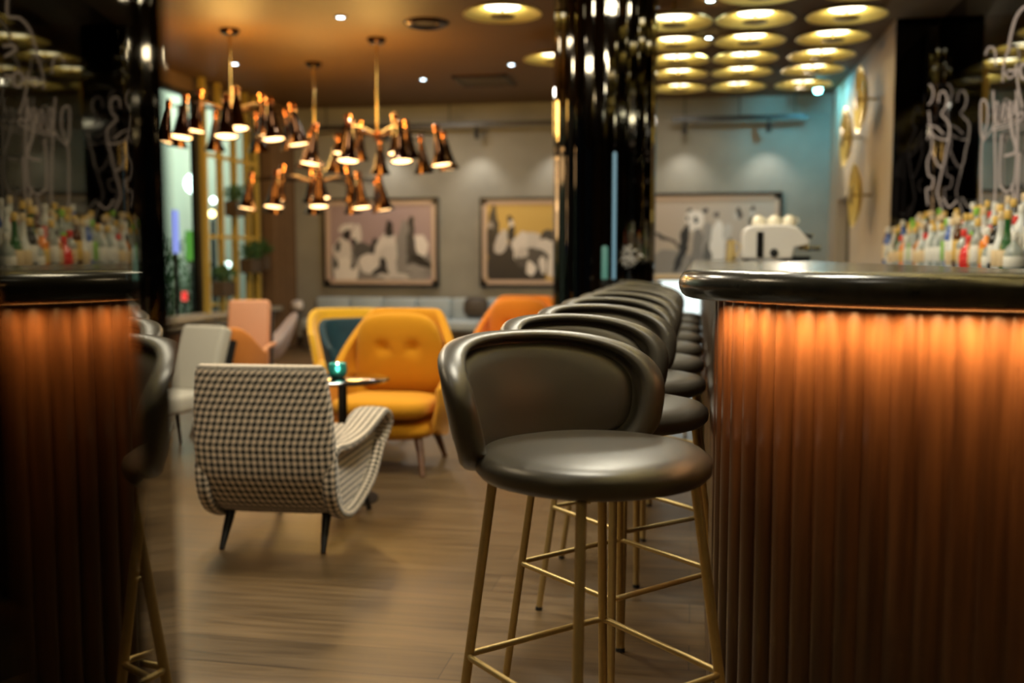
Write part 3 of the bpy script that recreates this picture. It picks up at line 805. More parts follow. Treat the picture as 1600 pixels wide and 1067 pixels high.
picture(-.62, 1.04, .80, 1.985, 'framed black and white print with a panda-headed figure, right of the black column', (.46, .40, .34), [
    (.16, .8, .2, .2, 0, .25), (.1, .455, .11, .025, 20, .04), (.22, .56, .05, .02, 40, .06), (.31, .12, .022, .035, 0, .03), (.43, .14, .024, .04, 0, .03), (.35, .245, .085, .125, 0, .5),
    (.29, .235, .016, .028, 0, .02), (.36, .24, .016, .028, 0, .02), (.375, .6, .05, .26, 0, .2), (.27, .5, .034, .22, 8, .02), (.215, .76, .03, .14, 15, .02),
    (.46, .55, .045, .3, 0, .3), (.47, .72, .04, .2, 0, .1), (.545, .52, .06, .28, 0, .5), (.535, .18, .025, .04, 0, .09), (.65, .65, .03, .2, 0, .14), (.62, .4, .04, .1, 0, .33),
    (.72, .165, .02, .07, 0, .04), (.69, .2, .02, .05, 0, .33), (.83, .11, .02, .04, 0, .03), (.825, .165, .018, .04, 0, .4), (.845, .27, .045, .065, 0, .02), (.84, .6, .06, .2, 0, .15)])

# ------------------------------------------------------------------ houndstooth armchair
def slab(path, wid, th, xc, m_=None, n=3.5, seg=32, name='pad', parent=None, closed=False, endr=True):
    """padded strip swept along a side profile of (y, z) points; width runs across x"""
    P = [Vector((0, a, b)) for a, b in path]; N = len(P)
    def tan(i):
        if closed: return (P[(i + 1) % N] - P[i - 1]).normalized()
        return (P[min(i + 1, N - 1)] - P[max(i - 1, 0)]).normalized()
    rows = []; L = 0
    for i in range(N):
        if i: L += (P[i] - P[i - 1]).length
        t = tan(i); nr = Vector((0, -t.z, t.y))
        rows.append((P[i], nr, wid[i], th[i], xc[i], L))
    if endr and not closed:
        def ends(r0, t, sgn):
            out = []
            for k in range(1, 6):
                a = PI / 2 * k / 5; c = math.cos(a)
                out.append((r0[0] + t * sgn * r0[3] / 2 * math.sin(a), r0[1], r0[2] - r0[3] * (1 - c) * .8, max(.002, r0[3] * c), r0[4], r0[5] + sgn * r0[3] / 2 * math.sin(a)))
            return out
        rows = ends(rows[0], tan(0), -1)[::-1] + rows + ends(rows[-1], tan(N - 1), 1)
    vs, uv = [], []
    for p, nr, w_, h_, xo, l in rows:
        per = 0; prev = None
        for k in range(seg + 1):
            ex, ey = sell(2 * PI * k / seg, n); q = Vector((ex * w_ / 2, ey * h_ / 2))
            if prev is not None: per += (q - prev).length
            prev = q
            if k < seg: vs.append(p + nr * q.y + Vector((q.x + xo, 0, 0)))
            uv.append((per, l))
    R_ = len(rows); fs, fu = [], []
    for i in range(R_ if closed else R_ - 1):
        i2 = (i + 1) % R_
        for k in range(seg):
            k2 = (k + 1) % seg
            fs.append((i * seg + k, i * seg + k2, i2 * seg + k2, i2 * seg + k))
            l0 = rows[i][5]; l1 = rows[i2][5] if i2 > i else l0 + (rows[i2][0] - rows[i][0]).length
            fu.append([(uv[i * (seg + 1) + k][0], l0), (uv[i * (seg + 1) + k + 1][0], l0), (uv[i2 * (seg + 1) + k + 1][0], l1), (uv[i2 * (seg + 1) + k][0], l1)])
    if not closed:
        fs.append(tuple(range(seg))[::-1]); fu.append([(0, 0)] * seg)
        fs.append(tuple(range((R_ - 1) * seg, R_ * seg))); fu.append([(0, 0)] * seg)
    return build(name, vs, fs, m_, parent, True, fu, angle=70)
def path2(pts, n=6, closed=False):
    return [(p.y, p.z) for p in smooth_path([(0, a, b) for a, b in pts], n, closed)]
def lerp_list(keys, n):
    out = []
    for i in range(n):
        f = i / (n - 1) * (len(keys) - 1); k = min(int(f), len(keys) - 2); out.append(keys[k] * (1 - (f - k)) + keys[k + 1] * (f - k))
    return out
def lady_chair(loc, rz, lab, group=None):
    t = thing('houndstooth_armchair', lab, 'armchair', loc, rz, group)
    pb = path2([(-.40, .745), (-.385, .60), (-.37, .46), (-.345, .34), (-.29, .235), (-.2, .175), (-.08, .165)], 6)
    n = len(pb)
    slab(pb, lerp_list([.53, .56, .575, .575, .56, .53, .50], n), lerp_list([.065, .095, .11, .11, .10, .085, .07], n), [0] * n, M['hound'], 4.5, 40, 'backrest', t)
    ps = path2([(-.27, .33), (-.1, .31), (.12, .335), (.32, .36)], 6); n = len(ps)
    slab(ps, [.47] * n, lerp_list([.12, .15, .15, .13], n), [0] * n, M['hound'], 4, 32, 'seat', t)
    pu = path2([(-.12, .17), (.1, .21), (.34, .27)], 5); n = len(pu)
    slab(pu, [.46] * n, [.07] * n, [0] * n, M['hound'], 4, 24, 'seat_underside', t)
    for s in (-1, 1):
        loop = [(-.37, .30), (-.365, .40), (-.30, .425), (-.17, .415), (.0, .43), (.17, .475), (.30, .49), (.385, .45), (.385, .38), (.30, .31), (.17, .215), (.0, .15), (-.15, .125), (-.27, .16), (-.34, .22)]
        lp_ = path2(loop, 5, True)
        wd, tk, xo = [], [], []
        for (y, z) in lp_:
            f = max(0, min(1, (z - .33) / .10)); fr_ = max(0, min(1, (y + .25) / .4))
            wd.append(.06 + .095 * f * fr_); tk.append(.042); xo.append(s * (.262 + .02 * fr_ - .02 * f * fr_))
        arm = slab(lp_, wd, tk, xo, M['hound'], 2.6, 18, 'arm', t, closed=True)
        # recessed side panel
        pg = [(a * .97, .33 + (b_ - .33) * .95) for a, b_ in lp_]
        x0 = s * .245
        vs = [(x0 - .018, a, b_) for a, b_ in pg] + [(x0 + .018, a, b_) for a, b_ in pg]; N = len(pg)
        fs = [(i, (i + 1) % N, N + (i + 1) % N, N + i) for i in range(N)] + [tuple(range(N))[::-1], tuple(range(N, 2 * N))]
        fu = [[(0, 0)] * 4 for _ in range(N)] + [[(a * .95, b_) for a, b_ in pg][::-1], [(a * .95, b_) for a, b_ in pg]]
        build('side_panel', vs, fs, M['hound'], arm, False, fu)
    for sx in (-1, 1):
        for y0, z0, y1, x0, x1 in ((-.22, .16, -.315, .205, .215), (.27, .24, .40, .205, .215)):
            tube([(sx * x0, y0, z0), (sx * (x0 + x1) / 2, (y0 + y1) / 2, z0 / 2), (sx * x1, y1, .0)], [.021, .017, .011], 12).obj('leg', M['black_metal'], t)
    return t
lady_chair((-1.70, 4.05, 0), rad(3.5), 'black and cream houndstooth armchair on slim metal legs, seen from behind')

# ------------------------------------------------------------------ winged lounge chairs in wool
def smoothstep(a, b, x):
    x = max(0, min(1, (x - a) / (b - a))); return x * x * (3 - 2 * x)
def wing_chair(m, loc, rz, lab, wood=True):
    t = thing('lounge_chair', lab, 'armchair', loc, rz)
    NP, NZ = 61, 12; vs = []
    def W(z): return .325 + .05 * smoothstep(.18, .42, z) - .075 * smoothstep(.55, .90, z)
    def ctr(ph, z, off):
        sx, sy = sell(ph, 2.7)       # ph from back
        r = W(z) - off
        x = r * math.sin(ph) / max(.0001, (abs(math.sin(ph)) ** 3 + abs(math.cos(ph)) ** 3) ** (1 / 3))
        y = -(.33 + .04 * smoothstep(.2, .4, z) - off) * math.cos(ph) / max(.0001, (abs(math.sin(ph)) ** 3 + abs(math.cos(ph)) ** 3) ** (1 / 3))
        y -= .20 * max(0, z - .4) * smoothstep(110, 40, abs(math.degrees(ph)))
        return Vector((x, y, z))
    PH = 125
    for i in range(NP):
        d = -PH + 2 * PH * i / (NP - 1); ad = abs(d); ph = rad(d)
        zt = .885 - .345 * smoothstep(38, 84, ad) - .06 * smoothstep(95, 125, ad)
        zb = .175 + .05 * smoothstep(80, 125, ad)
        th = .052 * (1 - .55 * smoothstep(112, 125, ad))
        ring = []
        for j in range(NZ): ring.append(ctr(ph, zb + (zt - th / 2 - zb) * j / (NZ - 1), 0))
        for k in range(1, 6):
            a = PI * k / 6; ring.append(ctr(ph, zt - th / 2 + th / 2 * math.sin(a), th / 2 - th / 2 * math.cos(a)))
        for j in range(NZ): ring.append(ctr(ph, zt - th / 2 - (zt - th / 2 - zb) * j / (NZ - 1), th))
        vs += ring
    nr = len(ring)
    g = G().add(vs, grid_faces(NP, nr, cv=True) + [tuple(range(nr)), tuple(range((NP - 1) * nr, NP * nr))[::-1]])
    g.obj('shell', m, t, angle=80)
    g = cushion(.62, .60, .15, 3.4, 2.2); xform(g, Matrix.Translation((0, -.02, .235))); g.obj('seat_base', m, t, angle=80)
    g = cushion(.565, .56, .14, 4.2, 3.0, seg=56, rings=18); xform(g, Matrix.Translation((0, .05, .355)) @ Matrix.Rotation(rad(3), 4, 'X')); g.obj('seat_cushion', m, t, angle=80)
    g = cushion(.60, .50, .13, 3.6, 2.6, seg=72, rings=40)
    for v in g.v:
        v.x *= 1 - .20 * (v.y + .23) / .46
        if v.z > 0:
            for bx in (-.09, .09):
                q = ((v.x - bx) ** 2 + (v.y - .05) ** 2) / .0016
                v.z -= .022 * math.exp(-q)
    xform(g, Matrix.Translation((0, -.245, .625)) @ Matrix.Rotation(rad(-14), 4, 'X') @ Matrix.Rotation(rad(90), 4, 'X') @ Matrix.Rotation(PI, 4, 'Y'))
    bc = g.obj('back_cushion', m, t, angle=80)
    for bx in (-.09, .09):
        lathe([(.001, .006), (.01, .004), (.012, 0), (.001, -.003)], 14, caps=False, c=(bx, -.205, .665)).obj('button', m, bc)
    for sx in (-1, 1):
        for sy, y1 in ((1, .30), (-1, -.28)):
            tube([(sx * .2, sy * .17, .22), (sx * .235, (sy * .17 + y1) / 2, .12), (sx * .262, y1, .0)], [.026, .021, .014], 14).obj('leg', M['legwood'], t)
    g = box(-.2, .2, -.19, -.15, .19, .215); box(-.2, .2, .15, .19, .19, .215, g); box(-.02, .02, -.16, .16, .19, .215, g); g.obj('leg_frame', M['legwood'], t, smooth=False)
    return t
wing_chair(M['yellow'], (-1.715, 5.46, 0), PI + rad(2), 'mustard yellow wool lounge chair with a buttoned back, behind the round table')
wing_chair(M['orange'], (-1.37, 7.55, 0), PI + rad(-4), 'orange wool lounge chair with a buttoned back, behind the bar stools')

# ------------------------------------------------------------------ tub, swan and square armchairs
def tub_chair(m, loc, rz, lab, h=.80, w=.33, label_legs=True):
    t = thing('tub_chair', lab, 'armchair', loc, rz)
    NP, NZ = 49, 10; vs = []
    for i in range(NP):
        d = -112 + 224 * i / (NP - 1); ph = rad(d); ad = abs(d)
        zt = h - (.17 * smoothstep(45, 112, ad)); zb = .30; th = .045
        def P(z, off):
            r = w * (.80 + .20 * smoothstep(.28, h, z)) - off
            k = (abs(math.sin(ph)) ** 2.6 + abs(math.cos(ph)) ** 2.6) ** (1 / 2.6)
            return Vector((r * math.sin(ph) / k, -r * math.cos(ph) / k - .12 * (z - .4), z))
        ring = [P(zb + (zt - .02 - zb) * j / (NZ - 1), 0) for j in range(NZ)]
        ring += [P(zt - .02 + .02 * math.sin(PI * k / 6), th / 2 - th / 2 * math.cos(PI * k / 6)) for k in range(1, 6)]
        ring += [P(zt - .02 - (zt - .02 - zb) * j / (NZ - 1), th) for j in range(NZ)]
        vs += ring
    nr = len(ring)
    G().add(vs, grid_faces(NP, nr, cv=True) + [tuple(range(nr)), tuple(range((NP - 1) * nr, NP * nr))[::-1]]).obj('shell', m, t, angle=80)
    g = cushion(w * 1.72, w * 1.7, .15, 3, 2.6); xform(g, Matrix.Translation((0, .02, .36))); g.obj('seat', m, t, angle=80)
    for sx in (-1, 1):
        for sy in (-1, 1):
            tube([(sx * .15, sy * .14, .30), (sx * .22, sy * .21, 0)], [.018, .01], 12).obj('leg', M['legwood'], t)
    return t
def on_floor(px, Y): p = on(px, 500, 1, Y); return (p.x, Y, 0)
tub_chair(M['lemon'], on_floor(541, 7.1), rad(200), 'bright yellow tub armchair behind the teal one', .80, .30)
tub_chair(M['teal'], on_floor(570, 6.35), rad(215), 'teal velvet tub armchair beside the mustard lounge chair', .775, .29)
tub_chair(M['rust'], on_floor(368, 6.2), rad(-15), 'orange felt tub armchair behind the grey-cushioned one', .745, .24)

def swan_chair(m, loc, rz, lab):
    t = thing('swan_chair', lab, 'armchair', loc, rz)
    NA, NR = 72, 14; vs = []
    def rim(a):      # a = 0 front (+Y), 180 back
        d = abs(((math.degrees(a) + 180) % 360) - 180)
        z = .39 + .17 * math.exp(-((d - 80) / 26) ** 2) + .345 * math.exp(-(abs(d - 180) / 62) ** 3)
        r = .33 + .05 * math.exp(-((d - 85) / 30) ** 2)
        return r, z
    for side in (0, 1):
        for j in range(NR):
            f = j / (NR - 1)
            if side: f = 1 - f
            for i in range(NA):
                a = 2 * PI * i / NA; r, z = rim(a)
                zz = .36 + (z - .36) * f ** 2.6; rr = r * f ** .75
                x, y = rr * math.sin(a), rr * math.cos(a)
                if side: zz -= .035 + .02 * (1 - f); 
                vs.append((x * (1.03 if side else 1), y * (1.03 if side else 1), zz))
    G().add(vs, grid_faces(2 * NR, NA, cv=True)).obj('shell', m, t, angle=80)
    tube([(0, 0, .33), (0, 0, .03)], .02, 12).obj('column', M['brass'], t)
    for k in range(4):
        a = PI / 4 + k * PI / 2
        tube([(0, 0, .05), (.28 * math.cos(a), .28 * math.sin(a), .012)], [.018, .012], 10).obj('foot', M['brass'], t)
    return t
swan_chair(M['lilac'], on_floor(400, 7.7), rad(118), 'lilac-grey swan-shaped armchair in front of the brown curtain')

def square_chair(m, loc, rz, lab, h=.80, w=.40, lean=18, arms=True):
    t = thing('square_armchair', lab, 'armchair', loc, rz)
    g = box(-w / 2, w / 2, -.05, .05, 0, h - .33, bev=.03, seg=4)
    xform(g, Matrix.Translation((0, -.2, .35)) @ Matrix.Rotation(rad(lean), 4, 'X')); g.obj('back_cushion', m, t, angle=60)
    g = box(-w / 2, w / 2, -.2, .2, .27, .38, bev=.03, seg=4); g.obj('seat_cushion', m, t, angle=60)
    g = box(-w / 2 - .012, w / 2 + .012, -.085, -.055, -.08, h - .40)
    xform(g, Matrix.Translation((0, -.2, .35)) @ Matrix.Rotation(rad(lean), 4, 'X')); g.obj('back_panel', M['black_metal'], t, smooth=False)
    for s in (-1, 1):
        if arms:
            tube(smooth_path([(s * (w / 2 + .03), -.29, .52), (s * (w / 2 + .05), -.02, .53), (s * (w / 2 + .04), .25, .49), (s * (w / 2 + .03), .29, .40), (s * (w / 2 + .02), .27, .27)], 5), .016, 10).obj('arm', m, t)
        for y, y1 in ((-.2, -.28), (.22, .27)):
            tube([(s * w * .45, y, .29), (s * (w * .5 + .02), y1, 0)], [.016, .01], 10).obj('leg', M['black_metal'], t)
    return t
square_chair(M['grey'], on_floor(262, 5.5), rad(166), 'light grey felt armchair with a square leaning back, behind the houndstooth armchair', .765, .34, 20, arms=False)
square_chair(M['pink'], on_floor(376, 6.95), rad(192), 'salmon leather armchair with a tall square back beneath the gold lattice', .85, .32, 12)

# ------------------------------------------------------------------ side table and candle
TBX, TBY = on(535, 600, 1, 4.62).x, 4.62
ZT = .605
t_ = thing('side_table', 'round black pedestal side table between the houndstooth and mustard chairs', 'table', (TBX, TBY, 0))
lathe([(.001, ZT - .014), (.222, ZT - .014), (.232, ZT - .008), (.232, ZT - .003), (.228, ZT), (.001, ZT)], 56, caps=False).obj('table_top', M['black_gloss'], t_, angle=50)
tube([(0, 0, .02), (0, 0, ZT - .012)], .022, 20).obj('pedestal', M['black_metal'], t_)
lathe([(.001, .0), (.17, 0), (.17, .008), (.05, .02), (.001, .022)], 40, caps=False).obj('base', M['black_metal'], t_, angle=40)
cp_ = on(530, 590, 2, ZT)
cx_, cy_ = TBX - .016, TBY - .02
t_ = thing('candle_holder', 'teal glass candle holder with a lit tealight on the round black table', 'candle holder', (cx_, cy_, ZT + .001))
lathe([(.001, 0), (.026, 0), (.040, .014), (.047, .035), (.046, .055), (.041, .075), (.038, .075), (.043, .055), (.044, .036), (.037, .018), (.001, .012)], 32, caps=False).obj('glass', M['teal_glass'], t_, angle=60)
lathe([(.001, .014), (.018, .014), (.018, .03), (.001, .03)], 20, caps=False).obj('tealight', M['china'], t_)
lathe([(.001, .03), (.009, .04), (.012, .05), (.006, .066), (.001, .078)], 14, caps=False).obj('flame', M['flame'], t_)
lathe([(.028, -.0005), (.033, -.0005), (.04, .003), (.03, .004), (.028, -.0005)], 24, caps=False).obj('saucer', M['black_gloss'], t_)
point('candle_light', (cx_, cy_, ZT + .10), .25, (.5, 1, .8), .02)

# ------------------------------------------------------------------ bench along the back wall
t_ = thing('bench_seat', 'pale blue channelled bench running along the grey wall', 'bench', (-3.2, YB - .04, 0))
x0, x1 = -1.75, 1.95
box(x0, x1, -.62, -.03, 0, .27).obj('base', M['planter'], t_, smooth=False)
n = 8; wd = (x1 - x0) / n
for k in range(n):
    box(x0 + k * wd + .004, x0 + (k + 1) * wd - .004, -.66, -.12, .27, .40, bev=.03, seg=3).obj('seat_pad', M['bench'], t_, angle=60)
    box(x0 + k * wd + .004, x0 + (k + 1) * wd - .004, -.14, -.02, .38, .66, bev=.03, seg=3).obj('back_pad', M['bench'], t_, angle=60)
for (px, mm, lab) in ((742, 'planter', 'dark scatter cushion on the pale blue bench beside the orange chair'), (852, 'pink', 'salmon scatter cushion at the right end of the pale blue bench'),
                      (462, 'white_enamel', 'pale scatter cushion at the left end of the pale blue bench')):
    p = on(px, 480, 1, YB - .32)
    k_ = .45 if mm == 'white_enamel' else .9
    g = cushion(.36 * k_, .30 * k_, .12, 3, 1.8); xform(g, Matrix.Translation((p.x, YB - .27, .555)) @ Matrix.Rotation(rad(75), 4, 'X'))
    tag(g.obj('scatter_cushion', M[mm], angle=80), lab, 'cushion')
# low dark console under the window
t_ = thing('console_table', 'low dark console under the left window', 'console', (XL + .32, 8.85, 0))
box(-.18, .2, -1.3, 1.3, .06, .46, bev=.006, seg=1).obj('body', M['darkwood'], t_, smooth=False)
box(-.2, .22, -1.34, 1.34, .46, .50, bev=.004, seg=1).obj('top', M['black_gloss'], t_, smooth=False)
for sx in (-.14, .16):
    for sy in (-1.2, 1.2): tube([(sx, sy, 0), (sx, sy, .07)], .02, 8).obj('leg', M['black_metal'], t_)

# ------------------------------------------------------------------ illuminated service counter at the far end
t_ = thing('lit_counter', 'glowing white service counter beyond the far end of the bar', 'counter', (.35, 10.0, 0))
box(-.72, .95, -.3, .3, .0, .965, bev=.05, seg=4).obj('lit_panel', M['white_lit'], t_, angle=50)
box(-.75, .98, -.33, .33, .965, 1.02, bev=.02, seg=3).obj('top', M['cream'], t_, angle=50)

# ------------------------------------------------------------------ espresso machine on the bar
EMY = 6.6
e0 = on(1158, 400, 1, EMY); e1 = on(1262, 400, 1, EMY)
w_ = e1.x - e0.x
t_ = thing('espresso_machine', 'white enamel espresso machine standing on the bar top', 'coffee machine', (e0.x, EMY, 1.1725))
hh = on(1200, 352, 1, EMY).z - 1.1725
sx_ = w_ * .78
pf = [(0, .012), (0, hh * .80), (.02, hh * .93), (.07, hh * .99), (sx_ * .8, hh), (sx_ * 1.02, hh * .93), (w_ * .98, hh * .55), (w_ * .97, hh * .43), (sx_ * .98, hh * .36), (sx_ * .93, .012)]
def xz_prism(pf, y0, y1, bev=0):
    n = len(pf); g = G(); vs = [(a, y0, b_) for a, b_ in pf] + [(a, y1, b_) for a, b_ in pf]
    return g.add(vs, [(i, n + i, n + (i + 1) % n, (i + 1) % n) for i in range(n)] + [tuple(range(n)), tuple(range(n, 2 * n))[::-1]])
body = xz_prism(pf, -.19, .19).obj('body', M['white_enamel'], t_, angle=35)
bv = body.modifiers.new('bevel', 'BEVEL'); bv.width = .012; bv.segments = 3; bv.limit_method = 'ANGLE'
box(.085, .125, -.200, -.189, .02, hh * .80, bev=.002, seg=1).obj('gauge_slot', M['black_gloss'], t_, smooth=False)
d_ = lathe([(.001, 0), (.022, 0), (.026, .008), (.001, .012)], 20, caps=False).obj('dial', M['black_metal'], t_)
d_.location = (.19, -.19, .05); d_.rotation_euler = (rad(90), 0, 0)
g = lathe([(.001, 0), (.028, 0), (.032, .02), (.026, .035), (.001, .035)], 18, caps=False, c=(w_ * .93, -.02, hh * .30)); pf_ = g.obj('portafilter', M['brass'], t_)
tube([(w_ * .95, -.02, hh * .33), (w_ * 1.18, -.03, hh * .35)], [.012, .016], 10).obj('handle', M['black_gloss'], pf_)
box(sx_ * .95, w_ * 1.0, -.16, .16, 0, .03, bev=.006, seg=2).obj('drip_tray', M['black_metal'], t_, smooth=False)
for s in (0.03, sx_ * .85):
    for y in (-.15, .15): lathe([(.012, 0), (.014, .014)], 10, c=(s, y, 0)).obj('foot', M['rubber'], t_)
tube([(w_ * .88, -.1, hh * .72), (w_ * 1.04, -.12, hh * .66)], [.008, .014], 8).obj('steam_knob', M['black_gloss'], t_)
for k, fx in enumerate((.24, .48, .70)):
    c_ = thing('coffee_cup', 'cream china cup upside down on the white espresso machine, %s from its left edge' % ORD[k], 'cup', (e0.x + w_ * fx, EMY - .06, 1.1725 + hh * 1.0))
    g = lathe([(.040, .0), (.041, .003), (.040, .03), (.030, .052), (.018, .058), (.018, .063), (.001, .062)], 22, caps=False); g.obj('cup', M['china'], c_, angle=60)
    tube(smooth_path([(.038, 0, .012), (.056, 0, .018), (.056, 0, .036), (.036, 0, .044)], 4), .004, 8).obj('handle', M['china'], c_)
# chrome milk jug standing beside
p = on(1142, 400, 1, EMY - .1)
t_ = thing('milk_jug', 'small brass-coloured jug left of the espresso machine', 'jug', (p.x, EMY - .1, 1.1725))
lathe([(.001, 0), (.03, 0), (.032, .02), (.024, .09), (.026, .13), (.023, .13), (.021, .09), (.028, .02), (.001, .006)], 20, caps=False).obj('body', M['brass'], t_, angle=60)
tube(smooth_path([(.026, 0, .12), (.055, 0, .1), (.05, 0, .05), (.03, 0, .03)], 4), .004, 8).obj('handle', M['brass'], t_)

# ------------------------------------------------------------------ back bar shelves and bottles
SH = [(1.50, 1.13), (1.62, 1.185), (1.74, 1.245)]
t_ = thing('back_bar_shelf', 'dark stepped shelf unit behind the bar carrying the bottles', 'shelf', (0, 0, 0))
box(XR - .13, XM - .02, 2.6, 8.55, 0, SH[0][1] - .03).obj('cabinet', M['darkwood'], t_, smooth=False)
for i, (x, z) in enumerate(SH):
    xe = XM - .015
    box(x - .06, xe, 2.6, 8.6, z - (.03 if i == 0 else .052), z, bev=.004, seg=1).obj('step', M['black_gloss'], t_, smooth=False)
def bm_(name, col, **k): M[name] = mat(name, col, **k)
bm_('b_clear', (.55, .62, .58), rough=.08, trans=.35, coat=.5)
bm_('b_green', (.02, .12, .03), rough=.08, coat=.6)
bm_('b_brown', (.10, .035, .01), rough=.08, coat=.6)
bm_('b_amber', (.55, .20, .03), rough=.08, coat=.6)
bm_('b_red', (.75, .02, .015), rough=.12, coat=.6)
bm_('b_orange', (.9, .26, .02), rough=.12, coat=.6)
bm_('b_blue', (.08, .16, .5), rough=.1, coat=.6)
bm_('b_white', (.8, .82, .78), rough=.2, coat=.4)
bm_('b_dark', (.02, .02, .018), rough=.1, coat=.6)
bm_('l_white', (.82, .8, .72), rough=.6)
bm_('l_cream', (.75, .58, .34), rough=.6)
bm_('l_red', (.7, .03, .02), rough=.6)
bm_('l_gold', (.75, .48, .10), rough=.4)
bm_('l_black', (.03, .03, .03), rough=.5)
bm_('l_green', (.25, .55, .05), rough=.5)
def bottle(body, label, cap, shape):
    t = thing('bottle', '', 'bottle')
    if shape == 0: pr, H_ = [(.001, .002), (.030, 0), (.034, .006), (.034, .15), (.030, .175), (.016, .2), (.0135, .24), (.0135, .265)], .265
    elif shape == 1: pr, H_ = [(.001, .002), (.036, 0), (.039, .006), (.039, .13), (.037, .145), (.018, .165), (.014, .18), (.014, .215)], .215
    elif shape == 2: pr, H_ = [(.001, .002), (.032, 0), (.036, .008), (.038, .05), (.034, .12), (.02, .16), (.015, .20), (.014, .285)], .285
    elif shape == 3: pr, H_ = [(.001, .002), (.042, 0), (.046, .01), (.046, .08), (.040, .105), (.018, .13), (.014, .15), (.014, .18)], .18
    else: pr, H_ = [(.001, .002), (.028, 0), (.030, .006), (.030, .19), (.026, .21), (.014, .225), (.012, .29)], .29
    lathe(pr, 16).obj('glass', M[body], t, angle=50)
    rr = pr[3][0] if shape != 2 else .0385
    z0, z1 = pr[3][1] * .25, pr[3][1] * .85
    if shape == 2: z0, z1 = .02, .10
    lathe([(rr + .0006, z0), (rr + .0012, z0 + .001), (rr + .0012, z1), (rr + .0006, z1 + .001)], 16, caps=False).obj('label', M[label], t, angle=50)
    lathe([(.0158, H_ - .035), (.0165, H_ - .03), (.0165, H_ + .004), (.012, H_ + .008), (.001, H_ + .008)], 12, caps=False).obj('cap', M[cap], t, angle=50)
    return t
kinds = [('b_clear', 'l_white', 'l_gold', 0, 'clear bottle with white label and gold cap'), ('b_green', 'l_cream', 'l_gold', 2, 'green bottle with cream label and gold cap'),
         ('b_amber', 'l_cream', 'l_black', 1, 'amber bottle with cream label and black cap'), ('b_white', 'l_white', 'l_white', 0, 'milk-white bottle with white cap'),
         ('b_red', 'l_red', 'l_red', 3, 'squat red bottle'), ('b_orange', 'l_gold', 'l_white', 1, 'bright orange bottle with white cap'),
         ('b_brown', 'l_gold', 'l_cream', 4, 'slim brown bottle with gold label'), ('b_clear', 'l_cream', 'l_red', 1, 'clear bottle with cream label and red cap'),
         ('b_blue', 'l_white', 'l_white', 4, 'slim blue bottle with white label'), ('b_dark', 'l_white', 'l_gold', 0, 'black bottle with white label and gold cap'),
         ('b_clear', 'l_white', 'l_white', 3, 'squat clear bottle with white label'), ('b_clear', 'l_green', 'l_green', 4, 'slim clear bottle with green label'),
         ('b_white', 'l_cream', 'l_cream', 2, 'white bottle with cream label')]
protos = [bottle(*k[:4]) for k in kinds]
used = [False] * len(kinds)
tiers = ['lowest', 'middle', 'highest']
R = random.Random(12)
for ti, (x, z) in enumerate(SH):
    y = 5.1 + .02 * ti
    seq = []
    while y < 8.5:
        if not seq:
            seq = [0, 3, 10, 12, 7, 2, 5, 4, 1, 8, 6, 9, 11] + [0, 3, 10, 12, 0, 7]; R.shuffle(seq)
        k = seq.pop(); 
        lab = kinds[k][4] + ' on the %s step of the back bar' % tiers[ti]
        loc = (x + R.uniform(-.012, .012), y, z + .0005)
        if used[k]: s_ = dup(protos[k], loc, R.uniform(0, 6))
        else: s_ = protos[k]; used[k] = True; s_.location = loc
        s_['label'] = lab; s_['group'] = kinds[k][4] + 's, %s step' % tiers[ti]
        y += R.uniform(.092, .115)
# potted plant on the shelf (seen in the mirrored column)
t_ = thing('potted_plant', 'bushy green potted plant on the back bar, seen only in the mirrored column', 'plant', (1.499, 4.2, 1.131))
lathe([(.001, 0), (.045, 0), (.055, .12), (.05, .12), (.04, .02), (.001, .02)], 20, caps=False).obj('pot', M['crate'], t_)
leaf_ball('foliage', (0, 0, .28), .12, .12, .2, 240, .1, M['foliage'], t_, seed=5)

# ------------------------------------------------------------------ neon line drawings on the bar mirror
NX = XM - .07
def zz(x, y): return (1360 + x / 2.808, 60 + y / 2.808)
def neon_fig(lines, lab, name='neon_drawing', r=.0065, conv=zz, X=NX):
    t = thing(name, lab, 'neon sign', (X, 0, 0)); ps = []
    for ln in lines:
        pts = []
        for q in ln:
            p = on(*conv(*q), 0, X); pts.append((0, p.y, p.z))
        tube(smooth_path(pts, 6), r, 8).obj('neon_tube', M['neon'], t)
        for e in (pts[0], pts[-1]):
            tube([(0, e[1], e[2]), (XM - X - .001, e[1], e[2])], .004, 6).obj('standoff', M['rail'], t)
    return t
neon_fig([[(238, 218), (262, 204), (276, 232), (270, 270), (250, 300), (240, 350), (238, 400), (243, 452), (266, 410), (270, 480), (250, 540), (256, 600), (276, 612), (268, 655), (246, 662), (252, 730)],
          [(298, 280), (304, 242), (322, 232), (336, 262), (330, 300), (312, 330), (326, 350), (346, 380), (340, 440), (304, 440), (272, 420), (262, 380), (256, 320)],
          [(268, 490), (290, 545), (312, 566), (324, 540), (332, 490), (345, 440)], [(316, 570), (300, 640), (294, 682), (312, 740), (336, 835)],
          [(318, 700), (345, 740), (378, 712)], [(250, 380), (290, 390), (320, 420)]],
         'pale neon outline drawing of a slim dancing figure above the bottles')
neon_fig([[(500, 440), (486, 420), (484, 300), (494, 268), (512, 290), (514, 360), (505, 400), (488, 470), (484, 640), (488, 740), (510, 768), (538, 740), (548, 640), (545, 420), (538, 230)],
          [(505, 70), (520, 40), (545, 50), (550, 120)], [(572, 650), (598, 672), (628, 640), (640, 540), (645, 360), (640, 230)], [(575, 420), (566, 560), (568, 655)],
          [(580, 190), (585, 120), (600, 60), (612, 30)], [(590, 150), (610, 175), (636, 150), (640, 110)], [(640, 120), (648, 210), (668, 305)], [(655, 500), (648, 600), (640, 720)], [(600, 680), (590, 760), (580, 830)], [(620, 640), (632, 720), (640, 790)]],
         'tall pale neon outline drawing at the right edge, crossed by a scribbled word')
